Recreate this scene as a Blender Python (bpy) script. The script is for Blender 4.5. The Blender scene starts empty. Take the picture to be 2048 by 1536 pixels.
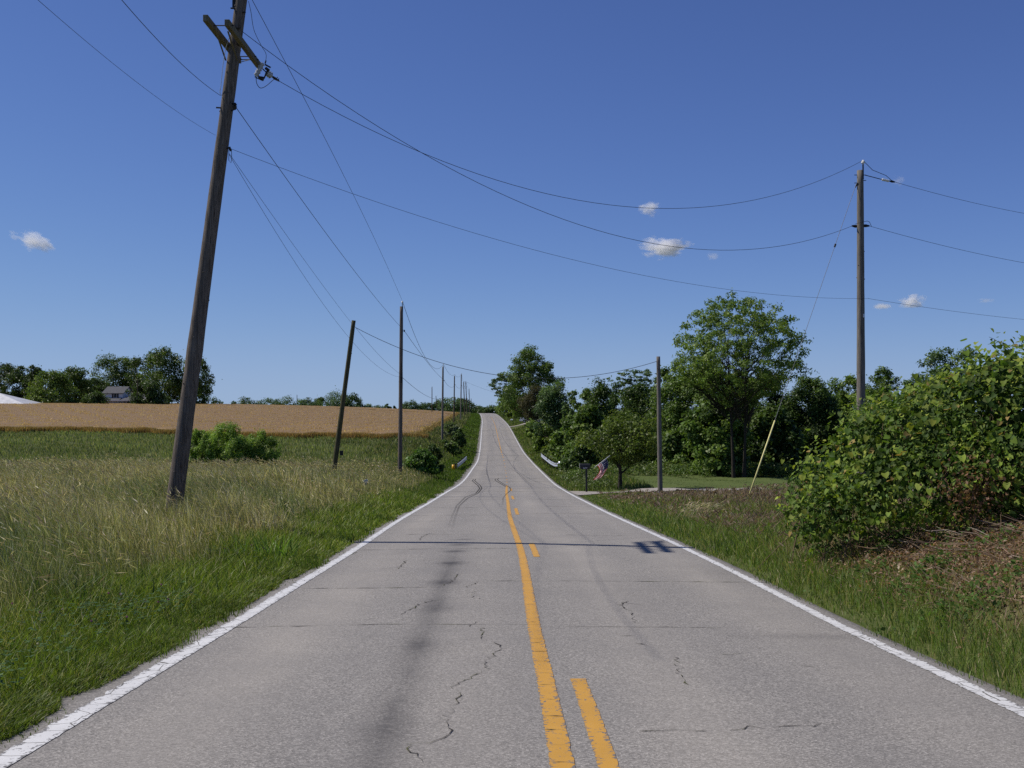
import bpy, math, random
import numpy as np
from mathutils import Vector, Matrix

rng = np.random.default_rng(7)
random.seed(7)
SC = bpy.context.scene
COL = SC.collection
F, CX, CY, HZ = 2100.0, 1024.0, 768.0, 815.0
PITCH = math.atan((HZ - CY) / F)
cP, sP = math.cos(PITCH), math.sin(PITCH)

# ------------------------------------------------------------------ projection helpers (eye at the origin)
def at(px, py, d):
    a = (px - CX) / F; b = (CY - py) / F
    k = d / (cP - b * sP)
    return np.array([a * k, d, (sP + b * cP) * k])
def proj(p):
    p = np.asarray(p, float)
    zc = p[..., 1] * cP + p[..., 2] * sP
    up = p[..., 2] * cP - p[..., 1] * sP
    return CX + F * p[..., 0] / zc, CY - F * up / zc

def pchip(xs, ys):
    xs = np.asarray(xs, float); ys = np.asarray(ys, float)
    h = np.diff(xs); dl = np.diff(ys) / h
    m = np.zeros_like(ys)
    for i in range(1, len(xs) - 1):
        if dl[i-1] * dl[i] > 0:
            w1 = 2*h[i] + h[i-1]; w2 = h[i] + 2*h[i-1]
            m[i] = (w1 + w2) / (w1/dl[i-1] + w2/dl[i])
    m[0] = dl[0]; m[-1] = dl[-1]
    def f(x):
        x = np.asarray(x, float)
        xc = np.clip(x, xs[0], xs[-1])
        i = np.clip(np.searchsorted(xs, xc) - 1, 0, len(xs) - 2)
        t = (xc - xs[i]) / h[i]
        t2 = t*t; t3 = t2*t
        return (2*t3-3*t2+1)*ys[i] + (t3-2*t2+t)*h[i]*m[i] + (-2*t3+3*t2)*ys[i+1] + (t3-t2)*h[i]*m[i+1]
    return f
def sstep(a, b, x):
    t = np.clip((np.asarray(x, float) - a) / (b - a), 0, 1)
    return t*t*(3-2*t)

# ------------------------------------------------------------------ the lie of the land
HW = 3.0                                   # half width of the road between the outer edges of the white lines
ROWS = [(1415,165,2048),(1255,440,1697),(1165,591,1520),(1100,701,1385),(1059,762,1292.6),(1024.5,820,1216),
        (1006,854,1179.6),(989,881.6,1145),(964,922.7,1106),(936.6,944,1077),(923,953.7,1064),(908,957.5,1050.4),
        (884,960.6,1035.8),(868,961.8,1027),(852,963.4,1017.8),(839,964,1006.3),(827.2,958.9,989.6)]
ry, rx, rz = [], [], []
for (py, L, R) in ROWS:
    d = F * 2*HW / (R - L)
    y = d * (cP - (CY-py)/F*sP)
    p = at((L+R)/2, py, y)
    ry.append(p[1]); rx.append(p[0]); rz.append(p[2])
# behind the camera and over the crest
ry = [-40, -12, 0] + ry + [470, 560, 800, 3500]
rx = [.35, .32, .29] + rx + [-12.5, -17, -30, -180]
rz = [-0.6, -1.15, -1.60] + rz + [-2.55, -4.4, -9, -12]
def smooth_curve(xs, ys, scale):
    f0 = pchip(xs, ys)
    g = np.concatenate([np.arange(-40, 60, .5), np.arange(60, 800, 2.0), np.arange(800, 3501, 50.)])
    v = f0(g)
    out = np.empty_like(v)
    for i, x in enumerate(g):
        s = scale * (1.5 + abs(x) * .07)
        k = np.linspace(-2, 2, 17); w = np.exp(-k*k/1.2)
        out[i] = (f0(x + k*s) * w).sum() / w.sum()
    return pchip(g, out)
XC = smooth_curve(ry, rx, 1.0)
ZR = smooth_curve(ry, rz, .55)
PL = pchip([-40,0,6,10,20,32,40,50,61,75,90,105,125,160,200,250,300,340,410,500,700,1200,3500],
           [-.9,-1.62,-1.84,-2.02,-2.36,-2.5,-2.85,-3.4,-3.72,-4.1,-4.3,-4.15,-3.85,-3.5,-3.2,-2.8,-2.35,-2.2,-2.2,-4.5,-9,-12,-14])
PR = pchip([-40,0,7,12,17,25,34,46,55,70,90,120,150,200,300,410,500,700,1200,3500],
           [-.4,-1.0,-1.10,-1.34,-1.86,-2.72,-3.28,-3.85,-4.15,-4.5,-5.0,-5.0,-4.6,-3.7,-2.9,-2.2,-4,-9,-12,-14])
def ground(x, y):
    x = np.asarray(x, float); y = np.asarray(y, float)
    s = x - XC(y); a = np.abs(s)
    lat = 3.35 * (1 - np.exp(-np.maximum(a-11, 0)/50)) * sstep(90, 260, y) * (1 - sstep(350, 520, y))
    left = PL(y) + lat
    right = PR(y)
    side = np.where(s < 0, left, right)
    wide = np.where(s < 0, 8.0 + 2*sstep(60, 120, y), 7.2 - .9*sstep(6, 9, y)*(1-sstep(16, 22, y)))
    w = sstep(0, 1, (a - 3.25) / (wide - 3.25))
    z = (ZR(y) - .05) * (1 - w) + side * w
    bump = .05*np.sin(x*1.3+.7*y) + .04*np.sin(x*.61-y*.83+1) + .03*np.sin(2.1*x+1.7*y)
    return z + bump * sstep(3.3, 6, a)
def turf(x, y):
    """height of whatever grass can root on: the ground, or the thin edge of the asphalt lying over it"""
    s = x - XC(y)
    return np.where((s > -3.42) & (s < 3.24), ZR(y) + .002, ground(x, y))
def road_at(px, py):
    lo, hi = 3.0, 95.0
    for _ in range(50):
        m = .5*(lo+hi)
        p = at(px, py, m)
        if p[2] > ZR(m): lo = m
        else: hi = m
    return np.array([at(px, py, lo)[0], lo])

# ------------------------------------------------------------------ object helpers
def link(o, parent=None):
    COL.objects.link(o)
    if parent is not None: o.parent = parent
    return o
def tag(o, label=None, cat=None, group=None, kind=None):
    if label: o['label'] = label
    if cat: o['category'] = cat
    if group: o['group'] = group
    if kind: o['kind'] = kind
    return o
def thing(name, label, cat, loc=(0,0,0), group=None):
    o = bpy.data.objects.new(name, None)
    o.location = [float(v) for v in loc]; o.empty_display_size = .3
    link(o); tag(o, label, cat, group)
    return o
def mesh_np(name, V, quads=None, tris=None, col=None, mat=None, parent=None, smooth=False, polys=None, attrs=None):
    """big meshes straight from numpy arrays; V in world space, moved into the parent's space"""
    V = np.asarray(V, np.float32)
    org = np.array(parent.matrix_basis.translation) if parent is not None else np.zeros(3)
    if parent is not None and parent.parent is not None: org = org + np.array(parent.parent.matrix_basis.translation)
    V = V - org.astype(np.float32)
    me = bpy.data.meshes.new(name)
    loops, starts, n = [], [], 0
    for arr in ([quads] if quads is not None else []) + ([tris] if tris is not None else []) + (polys or []):
        arr = np.asarray(arr, np.int32)
        if arr.size == 0: continue
        k = arr.shape[1]
        loops.append(arr.ravel()); starts.append(n + np.arange(arr.shape[0], dtype=np.int32)*k); n += arr.size
    loops = np.concatenate(loops); starts = np.concatenate(starts)
    me.vertices.add(len(V)); me.vertices.foreach_set('co', V.ravel())
    me.loops.add(len(loops)); me.loops.foreach_set('vertex_index', loops)
    me.polygons.add(len(starts)); me.polygons.foreach_set('loop_start', starts)
    if smooth: me.polygons.foreach_set('use_smooth', np.ones(len(starts), bool))
    if col is not None:
        c = np.ones((len(V), 4), np.float32); c[:, :3] = col
        a = me.color_attributes.new('col', 'FLOAT_COLOR', 'POINT'); a.data.foreach_set('color', c.ravel())
    for k, v in (attrs or {}).items():
        a = me.attributes.new(k, 'FLOAT', 'POINT'); a.data.foreach_set('value', np.asarray(v, np.float32))
    me.update(calc_edges=True)
    if mat: me.materials.append(mat)
    o = bpy.data.objects.new(name, me)
    return link(o, parent)

class MB:
    """collects small shapes into ONE mesh"""
    def __init__(s): s.v = []; s.f = []; s.c = []; s.col = (1,1,1)
    def add(s, vs, fs):
        n = len(s.v)
        s.v += [tuple(float(q) for q in p) for p in vs]; s.c += [s.col]*len(vs)
        s.f += [tuple(i+n for i in f) for f in fs]
        return s
    def tube(s, pts, radii, sides=8, cap=True):
        pts = [np.asarray(p, float) for p in pts]
        if np.isscalar(radii): radii = [radii]*len(pts)
        vs, fs = [], []
        ref = None
        for i, p in enumerate(pts):
            t = pts[min(i+1, len(pts)-1)] - pts[max(i-1, 0)]
            t = t / (np.linalg.norm(t) + 1e-9)
            if ref is None:
                ref = np.array([1.,0,0]) if abs(t[0]) < .8 else np.array([0,1.,0])
            u = ref - t*ref.dot(t); u /= np.linalg.norm(u); w = np.cross(t, u); ref = u
            for k in range(sides):
                a = 2*math.pi*k/sides
                vs.append(p + radii[i]*(math.cos(a)*u + math.sin(a)*w))
        for i in range(len(pts)-1):
            for k in range(sides):
                a = i*sides+k; b = i*sides+(k+1) % sides
                fs.append((a, b, b+sides, a+sides))
        if cap:
            fs.append(tuple(range(sides-1, -1, -1))); fs.append(tuple((len(pts)-1)*sides+k for k in range(sides)))
        return s.add(vs, fs)
    def box(s, c, size, R=None):
        c = np.asarray(c, float); h = np.asarray(size, float)/2
        R = np.eye(3) if R is None else R
        vs = [c + R @ (h*np.array([i,j,k])) for i in (-1,1) for j in (-1,1) for k in (-1,1)]
        return s.add(vs, [(0,1,3,2),(4,6,7,5),(0,4,5,1),(2,3,7,6),(0,2,6,4),(1,5,7,3)])
    def beam(s, p0, p1, w, h, up=(0,0,1)):
        p0 = np.asarray(p0, float); p1 = np.asarray(p1, float); t = p1-p0; L = np.linalg.norm(t); t /= L
        up = np.asarray(up, float); u = np.cross(t, up); u /= np.linalg.norm(u); v = np.cross(u, t)
        return s.box((p0+p1)/2, (L, w, h), np.stack([t, u, v], 1))
    def build(s, name, mat, parent=None, smooth=False, bevel=0):
        me = bpy.data.meshes.new(name)
        org = np.zeros(3); q = parent
        while q is not None: org = org + np.array(q.matrix_basis.translation); q = q.parent
        me.from_pydata([tuple(np.array(p)-org) for p in s.v], [], s.f); me.update()
        a = me.color_attributes.new('col', 'FLOAT_COLOR', 'POINT')
        c = np.ones((len(s.v), 4), np.float32); c[:, :3] = np.array(s.c); a.data.foreach_set('color', c.ravel())
        if smooth:
            me.polygons.foreach_set('use_smooth', np.array([len(p.vertices) <= 4 for p in me.polygons]))
        if mat: me.materials.append(mat)
        o = bpy.data.objects.new(name, me); link(o, parent)
        if bevel:
            b = o.modifiers.new('bevel', 'BEVEL'); b.width = bevel; b.segments = 2; b.limit_method = 'ANGLE'
        return o
def rotz(a):
    c, s = math.cos(a), math.sin(a); return np.array([[c,-s,0],[s,c,0],[0,0,1.]])
def copy_tree(o, parent=None):
    c = o.copy(); COL.objects.link(c); c.parent = parent
    for ch in list(o.children): copy_tree(ch, c)
    return c

# ------------------------------------------------------------------ materials
def nmat(name):
    m = bpy.data.materials.new(name); m.use_nodes = True
    nt = m.node_tree; nt.nodes.clear()
    out = nt.nodes.new('ShaderNodeOutputMaterial')
    return m, nt, out
def N(nt, typ, **kw):
    n = nt.nodes.new(typ)
    for k, v in kw.items():
        if k in n.inputs: n.inputs[k].default_value = v
        else: setattr(n, k, v)
    return n
def mixc(nt, fac, a, b, mode='MIX'):
    n = nt.nodes.new('ShaderNodeMix'); n.data_type = 'RGBA'; n.blend_type = mode
    for s, v in ((0, fac), (6, a), (7, b)):
        if hasattr(v, 'links') or isinstance(v, bpy.types.NodeSocket): nt.links.new(v, n.inputs[s])
        else: n.inputs[s].default_value = v if s == 0 else (v if len(v) == 4 else (*v, 1))
    return n.outputs[2]
def mth(nt, op, a, b=None, clamp=False):
    n = nt.nodes.new('ShaderNodeMath'); n.operation = op; n.use_clamp = clamp
    for i, v in enumerate((a, b)):
        if v is None: continue
        if isinstance(v, bpy.types.NodeSocket): nt.links.new(v, n.inputs[i])
        else: n.inputs[i].default_value = v
    return n.outputs[0]
def ramp(nt, fac, stops):
    n = nt.nodes.new('ShaderNodeValToRGB')
    el = n.color_ramp.elements
    while len(el) > 1: el.remove(el[-1])
    el[0].position = stops[0][0]; el[0].color = (*stops[0][1], 1) if len(stops[0][1]) == 3 else stops[0][1]
    for p, c in stops[1:]:
        e = el.new(p); e.color = (*c, 1) if len(c) == 3 else c
    nt.links.new(fac, n.inputs[0]); return n.outputs[0]
def noise(nt, vec, scale, detail=4, rough=.55):
    n = N(nt, 'ShaderNodeTexNoise', Scale=scale, Detail=detail, Roughness=rough)
    nt.links.new(vec, n.inputs['Vector']); return n.outputs['Fac']
def coords(nt, scale=(1,1,1)):
    t = N(nt, 'ShaderNodeTexCoord'); m = N(nt, 'ShaderNodeMapping'); m.inputs['Scale'].default_value = scale
    nt.links.new(t.outputs['Object'], m.inputs['Vector']); return m.outputs[0]
def principled(nt, out, color, rough=.8, spec=.3, metal=0, bump=None, bump_d=.01, bump_s=.5):
    p = N(nt, 'ShaderNodeBsdfPrincipled')
    for k, v in (('Base Color', color), ('Roughness', rough), ('Specular IOR Level', spec), ('Metallic', metal)):
        if isinstance(v, bpy.types.NodeSocket): nt.links.new(v, p.inputs[k])
        else: p.inputs[k].default_value = (*v, 1) if k == 'Base Color' and len(v) == 3 else v
    if bump is not None:
        b = N(nt, 'ShaderNodeBump', Strength=bump_s, Distance=bump_d); nt.links.new(bump, b.inputs['Height'])
        nt.links.new(b.outputs[0], p.inputs['Normal'])
    nt.links.new(p.outputs[0], out.inputs[0]); return p
def attr(nt, name, out='Color'):
    a = N(nt, 'ShaderNodeAttribute', attribute_name=name); return a.outputs[out]

def foliage_mat(name, transl=.32, spec=.25, rough=.55):
    m, nt, out = nmat(name)
    c = attr(nt, 'col')
    p = N(nt, 'ShaderNodeBsdfPrincipled', Roughness=rough); p.inputs['Specular IOR Level'].default_value = spec
    nt.links.new(c, p.inputs['Base Color'])
    t = N(nt, 'ShaderNodeBsdfTranslucent')
    warm = mixc(nt, 1.0, c, (1.15, 1.25, .6), 'MULTIPLY')
    nt.links.new(warm, t.inputs['Color'])
    x = N(nt, 'ShaderNodeMixShader'); x.inputs[0].default_value = transl
    nt.links.new(p.outputs[0], x.inputs[1]); nt.links.new(t.outputs[0], x.inputs[2]); nt.links.new(x.outputs[0], out.inputs[0])
    return m
M = {}
M['leaf'] = foliage_mat('leaf', .34, .3, .5)
M['grass'] = foliage_mat('grass_blade', .36, .25, .5)
M['vine'] = foliage_mat('vine_leaf', .36, .16, .6)
def mat_color(name, base, rough=.8, spec=.3, metal=0, var=.25, scale=8, bump=0):
    m, nt, out = nmat(name)
    v = coords(nt); f = noise(nt, v, scale, 5)
    c = ramp(nt, f, [(.3, tuple(q*(1-var) for q in base)), (.7, tuple(min(1, q*(1+var)) for q in base))])
    principled(nt, out, c, rough, spec, metal, f if bump else None, bump or .01); return m
def mat_wood(name, dark, light, sc=1.0):
    m, nt, out = nmat(name)
    v = coords(nt, (22*sc, 22*sc, .8*sc)); f = noise(nt, v, 1.6, 8, .68)
    v2 = coords(nt, (3, 3, .35)); f2 = noise(nt, v2, 1.0, 4)
    v3 = coords(nt, (60*sc, 60*sc, 1.2*sc)); f3 = noise(nt, v3, 1.0, 3, .7)
    c = ramp(nt, f, [(.3, dark), (.52, tuple((a+b)/2 for a, b in zip(dark, light))), (.72, light)])
    c = mixc(nt, mth(nt, 'MULTIPLY', f2, .5), c, tuple(q*.7 for q in dark))
    c = mixc(nt, ramp(nt, f3, [(.34, (1,1,1)), (.42, (0,0,0))]), c, tuple(q*.3 for q in dark))
    principled(nt, out, c, .9, .15, 0, f3, .012, .8); return m
M['pole'] = mat_wood('weathered_pole_wood', (.062,.051,.042), (.30,.25,.21))
M['pole_grey'] = mat_wood('grey_pole_wood', (.105,.092,.077), (.33,.30,.26))
M['pole_brown'] = mat_wood('brown_pole_wood', (.06,.045,.03), (.19,.145,.105))
M['pole_green'] = mat_wood('mossy_pole_wood', (.05,.05,.025), (.16,.14,.075))
M['arm'] = mat_wood('crossarm_wood', (.10,.085,.055), (.30,.26,.17))
M['bark'] = mat_color('bark', (.042,.036,.03), .95, .1, 0, .4, 14, .02)
M['guy'] = mat_color('dull_steel_strand', (.22,.22,.225), .5, .3, .0, .1, 5)
M['pole_pale'] = mat_color('bleached_pole_wood', (.46,.44,.41), .9, .2, 0, .2, 3)
M['iron'] = mat_color('dark_iron', (.035,.033,.032), .55, .4, .6, .3, 20)
M['wire'] = mat_color('wire', (.03,.032,.036), .6, .3, .0, .1, 5)
M['galv'] = mat_color('galvanised_steel', (.52,.54,.58), .42, .5, .55, .15, 6)
M['porcelain'] = mat_color('grey_porcelain', (.42,.44,.46), .25, .5, 0, .1, 10)
M['whiteins'] = mat_color('white_porcelain', (.75,.74,.70), .25, .5, 0, .06, 10)
M['black'] = mat_color('black_paint', (.018,.018,.02), .45, .4, 0, .2, 10)
M['white'] = mat_color('white_paint', (.74,.75,.76), .6, .3, 0, .06, 3)
M['yellow'] = mat_color('yellow_plastic', (.72,.66,.27), .5, .35, 0, .12, 6)
M['reflector'] = mat_color('yellow_sheeting', (.75,.40,.015), .4, .4, 0, .1, 9)
M['glass'] = mat_color('dark_glass', (.02,.025,.03), .12, .6, 0, .2, 2)
M['roof'] = mat_color('grey_shingles', (.10,.10,.105), .9, .2, 0, .25, 3)
M['metalroof'] = mat_color('pale_metal_roof', (.55,.55,.57), .5, .4, .1, .22, .9)
M['red'] = mat_color('dull_red_paint', (.22,.05,.045), .7, .3, 0, .25, 2)
M['tyre'] = mat_color('tyre_rubber', (.02,.02,.02), .8, .2, 0, .2, 10)
M['grey'] = mat_color('grey_concrete', (.33,.33,.32), .9, .2, 0, .2, 12)
m, nt, out = nmat('painted_by_colour'); principled(nt, out, attr(nt, 'col'), .6, .3); M['col'] = m
m, nt, out = nmat('soft_cloth'); c = attr(nt, 'col')
p = principled(nt, out, c, .85, .1)
t = N(nt, 'ShaderNodeBsdfTranslucent'); nt.links.new(c, t.inputs[0]); x = N(nt, 'ShaderNodeMixShader'); x.inputs[0].default_value = .35
nt.links.new(p.outputs[0], x.inputs[1]); nt.links.new(t.outputs[0], x.inputs[2]); nt.links.new(x.outputs[0], out.inputs[0]); M['cloth'] = m

# ground: soil, thatch and low green
m, nt, out = nmat('ground_cover'); v = coords(nt)
f1 = noise(nt, v, .35, 6); f2 = noise(nt, v, 6, 6, .65); f3 = noise(nt, v, 40, 3)
c = ramp(nt, f2, [(.25, (.028,.035,.012)), (.5, (.06,.078,.022)), (.75, (.13,.125,.05))])
c = mixc(nt, ramp(nt, f1, [(.35, (0,0,0)), (.65, (1,1,1))]), c, mixc(nt, f3, (.05,.075,.018), (.12,.13,.045)))
dry = attr(nt, 'dry', 'Fac')
c = mixc(nt, dry, c, mixc(nt, f2, (.06,.038,.024), (.24,.165,.105)))
lawn = attr(nt, 'lawn', 'Fac')
c = mixc(nt, lawn, c, mixc(nt, f2, (.06,.09,.024), (.115,.14,.045)))
principled(nt, out, c, .95, .1, 0, f2, .05); M['ground'] = m

# aged asphalt with pale limestone chips
m, nt, out = nmat('aged_asphalt'); v = coords(nt)
chip = N(nt, 'ShaderNodeTexVoronoi', Scale=105.0); nt.links.new(v, chip.inputs['Vector'])
chipf = N(nt, 'ShaderNodeSeparateColor'); nt.links.new(chip.outputs['Color'], chipf.inputs[0])
fine = noise(nt, v, 240, 2, .6); mid = noise(nt, v, 26, 5, .65); low = noise(nt, v, .9, 5, .6)
lv = coords(nt, (1.6, .12, 1)); streak = noise(nt, lv, 1.0, 5, .6)
c = ramp(nt, chipf.outputs[0], [(0, (.125,.117,.107)), (.4, (.228,.213,.194)), (.78, (.315,.295,.268)), (1, (.47,.44,.40))])
c = mixc(nt, mth(nt, 'MULTIPLY', ramp(nt, fine, [(.36, (1,1,1)), (.5, (0,0,0))]), .55), c, (.10,.095,.09))
c = mixc(nt, ramp(nt, mid, [(.28, (.85,.85,.85)), (.36, (0,0,0))]), c, (.085,.08,.076))
tone = attr(nt, 'tone', 'Fac')
c = mixc(nt, mth(nt, 'MULTIPLY', tone, .8), c, mixc(nt, .5, c, (.395,.36,.31)))
c = mixc(nt, mth(nt, 'MULTIPLY', ramp(nt, low, [(.38, (0,0,0)), (.7, (1,1,1))]), .35), c, (.185,.175,.165))
c = mixc(nt, mth(nt, 'MULTIPLY', ramp(nt, streak, [(.45, (0,0,0)), (.75, (1,1,1))]), .3), c, (.165,.156,.148))
st = attr(nt, 'stain', 'Fac')
stn = mth(nt, 'MULTIPLY', st, mth(nt, 'ADD', .3, mth(nt, 'MULTIPLY', noise(nt, v, 7, 6, .7), 1.2)), True)
c = mixc(nt, stn, c, (.055,.052,.052))
edge = attr(nt, 'edge', 'Fac')
c = mixc(nt, mth(nt, 'MULTIPLY', edge, ramp(nt, mid, [(.4, (.2,.2,.2)), (.6, (1,1,1))])), c, mixc(nt, fine, (.07,.063,.055), (.22,.205,.185)))
principled(nt, out, c, .85, .25, 0, mth(nt, 'ADD', chip.outputs['Distance'], mid), .004, .35); M['asphalt'] = m

def paint_mat(name, base, wear, crazed=True):
    m, nt, out = nmat(name); v = coords(nt)
    f = noise(nt, v, 30, 6, .7); g = noise(nt, v, 3, 4)
    cr = N(nt, 'ShaderNodeTexVoronoi', feature='DISTANCE_TO_EDGE', Scale=3.2)
    wv = N(nt, 'ShaderNodeTexNoise', Scale=5.0); nt.links.new(v, wv.inputs['Vector'])
    vv = mixc(nt, .06, v, wv.outputs['Color']); nt.links.new(vv, cr.inputs['Vector'])
    c = ramp(nt, g, [(.3, tuple(q*.86 for q in base)), (.7, base)])
    c = mixc(nt, mth(nt, 'MULTIPLY', noise(nt, v, 120, 2), .25), c, tuple(q*.55 for q in base))
    worn = attr(nt, 'edge', 'Fac')
    k = mth(nt, 'ADD', f, mth(nt, 'MULTIPLY', worn, .13))
    c = mixc(nt, ramp(nt, k, [(.66-wear, (0,0,0)), (.70-wear, (1,1,1))]), c, (.15,.142,.135))
    if crazed: c = mixc(nt, ramp(nt, cr.outputs['Distance'], [(.006, (1,1,1)), (.014, (0,0,0))]), c, (.10,.09,.07))
    principled(nt, out, c, .6, .3); return m
M['wline'] = paint_mat('worn_white_paint', (.70,.695,.68), .055)
M['yline'] = paint_mat('worn_yellow_paint', (.60,.32,.05), .045, False)
m, nt, out = nmat('crack_filling'); v = coords(nt); f = noise(nt, v, 3.0, 3)
c = mixc(nt, ramp(nt, f, [(.5, (0,0,0)), (.62, (1,1,1))]), (.055,.05,.046), (.085,.09,.035)); principled(nt, out, c, .95, .1); M['crack'] = m
m, nt, out = nmat('tyre_mark'); v = coords(nt); f = noise(nt, v, 9, 4)
pb = N(nt, 'ShaderNodeBsdfDiffuse'); pb.inputs[0].default_value = (.05,.05,.052,1); tr = N(nt, 'ShaderNodeBsdfTransparent')
x = N(nt, 'ShaderNodeMixShader'); a = mth(nt, 'MULTIPLY', attr(nt, 'alpha', 'Fac'), mth(nt, 'ADD', .5, f), True)
nt.links.new(a, x.inputs[0]); nt.links.new(tr.outputs[0], x.inputs[1]); nt.links.new(pb.outputs[0], x.inputs[2]); nt.links.new(x.outputs[0], out.inputs[0]); M['skid'] = m
m, nt, out = nmat('gravel'); v = coords(nt); f = noise(nt, v, 22, 6, .7); g = noise(nt, v, 1.2, 3)
c = ramp(nt, f, [(.3, (.16,.14,.12)), (.55, (.34,.31,.28)), (.8, (.52,.49,.45))]); principled(nt, out, c, .95, .15, 0, f, .04); M['gravel'] = m
# ================================================================== SETTING
# ---- ground
ys = np.concatenate([np.arange(-40, 60, .8), np.arange(60, 140, 1.6), np.arange(140, 420, 5), np.arange(420, 700, 20), [720, 800, 1000, 1400, 2000, 3500]])
sr = np.concatenate([[2.4, 3.05, 3.3, 3.6], np.arange(4, 16, .5), np.arange(16, 40, 2), np.arange(40, 140, 6), [150, 180, 220, 300, 420, 600, 1000, 1700, 3200]])
ss = np.concatenate([-sr[::-1], [0], sr])
S, Y = np.meshgrid(ss, ys)
X = XC(Y) + S; Z = ground(X, Y)
inside = np.abs(S) < 2.9; Z = np.where(inside, ZR(Y) - .12, Z); Z = np.where((np.abs(S) >= 2.9) & (np.abs(S) < 3.2), ZR(Y) - .06, Z)
nr, nc = S.shape
idx = np.arange(nr*nc).reshape(nr, nc)
Q = np.stack([idx[:-1,:-1], idx[:-1,1:], idx[1:,1:], idx[1:,:-1]], -1).reshape(-1, 4)
dry = sstep(3.9, 5.0, S) * (1-sstep(9, 12, S)) * sstep(5, 8, Y) * (1-sstep(15, 18, Y)) + .35*sstep(5, 7, S)*sstep(17, 20, Y)*(1-sstep(44, 47, Y))
lawn = sstep(4.2, 5, S) * sstep(49, 51, Y) * (1-sstep(68, 70, Y)) * (1-sstep(28, 34, S))
g = mesh_np('ground', np.stack([X, Y, Z], -1).reshape(-1, 3), quads=Q, mat=M['ground'], smooth=True, attrs={'dry': dry.ravel(), 'lawn': lawn.ravel()})
tag(g, kind='structure')

# ---- road
yr = np.concatenate([np.arange(-12, 4, .5), np.arange(4, 26, .09), np.arange(26, 60, .35), np.arange(60, 140, 1.), np.arange(140, 480, 4)])
er = np.concatenate([np.linspace(-3.40, -2.8, 8), np.linspace(-2.7, 2.7, 55), np.linspace(2.8, 3.22, 6)])
E, Y = np.meshgrid(er, yr)
wob = .05*np.sin(Y*1.9) + .05*np.sin(Y*4.3+1) + .045*np.sin(Y*9.1) + .04*np.sin(Y*19.7+2)
E2 = E + np.where(E < -3.3, wob*.9, 0) + np.where(E > 3.15, wob*.5, 0)
X = XC(Y) + E2
def zroad(e, y): return ZR(y) + .025*(1 - (np.asarray(e)/3.0)**2)
Z = zroad(E2, Y) - np.where((E < -3.4) | (E > 3.2), .07, 0)
wheel = lambda c: np.exp(-((E-c)/.42)**2)
tone = wheel(-2.2) + .9*wheel(-.62+.02) *.55 + wheel(.85) + .9*wheel(2.35)
tone = np.clip(tone*(.75 + .25*np.sin(Y*.37+E)), 0, 1)
stain = np.zeros_like(E)
path = np.array([road_at(px, py) for px, py in ((925,1081),(917,1092),(910,1105),(902,1128),(888,1168),(868,1222),(835,1297),(805,1390),(772,1470),(755,1533))])
lx = np.interp(Y, path[::-1,1], path[::-1,0])
stain += .58*np.exp(-((X-lx)/.12)**2) * (1-sstep(15.5, 19, Y)) * sstep(0, 3, Y) * (.85+.15*np.sin(Y*2.3)+.12*np.sin(Y*5.1+X*9))
for (px, py, a, sx, sy) in ((928,1081,.85,.16,.10),(917,1092,.75,.2,.22),(910,1105,.85,.18,.25),(903,1129,.75,.2,.28),(887,1168,.65,.2,.3),(868,1222,.30,.2,.3),(837,1297,.25,.19,.3),(772,1470,.2,.16,.25),(1640,1275,.3,.7,.16),(1480,1150,.2,.5,1.0)):
    q = road_at(px, py)
    stain += a*np.exp(-((X-q[0])/sx)**2 - ((Y-q[1])/sy)**2)
edge = np.clip(sstep(3.02, 3.2, -E) + sstep(3.0, 3.12, E), 0, 1)
nr, nc = E.shape; idx = np.arange(nr*nc).reshape(nr, nc)
Q = np.stack([idx[:-1,:-1], idx[:-1,1:], idx[1:,1:], idx[1:,:-1]], -1).reshape(-1, 4)
road = mesh_np('road', np.stack([X, Y, Z], -1).reshape(-1, 3), quads=Q, mat=M['asphalt'], smooth=True,
               attrs={'tone': tone.ravel(), 'stain': np.clip(stain, 0, 1).ravel(), 'edge': edge.ravel()})
tag(road, 'cracked pale grey two lane asphalt road running through a dip to a crest', None, None, 'structure')

def ribbon(name, e0, e1, y0, y1, mat, lift=.004, step=None, jag=(.0025,.0025), seed=0):
    r = np.random.default_rng(seed)
    st = step or .07
    yy = [y0]
    while yy[-1] < y1: yy.append(yy[-1] + st*max(1, abs(yy[-1])/14))
    yy[-1] = y1
    yy = np.array(yy); n = len(yy); k = 5
    T = np.linspace(0, 1, k)
    ee = e0 + (e1-e0)*T[None, :] + np.zeros((n, 1))
    ee[:, 0] += r.normal(0, jag[0], n); ee[:, -1] += r.normal(0, jag[1], n)
    Yg = yy[:, None] + np.zeros((1, k))
    V = np.stack([XC(Yg)+ee, Yg, zroad(ee, Yg)+lift], -1).reshape(-1, 3)
    idx = np.arange(n*k).reshape(n, k)
    Q = np.stack([idx[:-1,:-1], idx[:-1,1:], idx[1:,1:], idx[1:,:-1]], -1).reshape(-1, 4)
    ed = np.tile(np.array([1, .25, 0, .25, 1.]), n)
    return mesh_np(name, V, quads=Q, mat=mat, parent=road, smooth=True, attrs={'edge': ed})
ribbon('edge_line', -3.0, -2.85, -10, 460, M['wline'], seed=1, jag=(.012,.002))
ribbon('edge_line', 2.87, 3.0, -10, 460, M['wline'], seed=2, jag=(.003,.008))
ribbon('centre_line', -.075, .05, -10, 62, M['yline'], seed=3)
ribbon('centre_line', -.06, .04, 138, 330, M['yline'], seed=4)
for i, (a, b) in enumerate(((67,68.2),(71.5,72.6),(77,78),(83,84.4),(89,90),(97,98.6),(106,108),(115,118),(124,128),(131,135.5))): ribbon('centre_line', -.05, .03, a, b, M['yline'], seed=40+i)
dd = [(-6.4, -3.3)]
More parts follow.
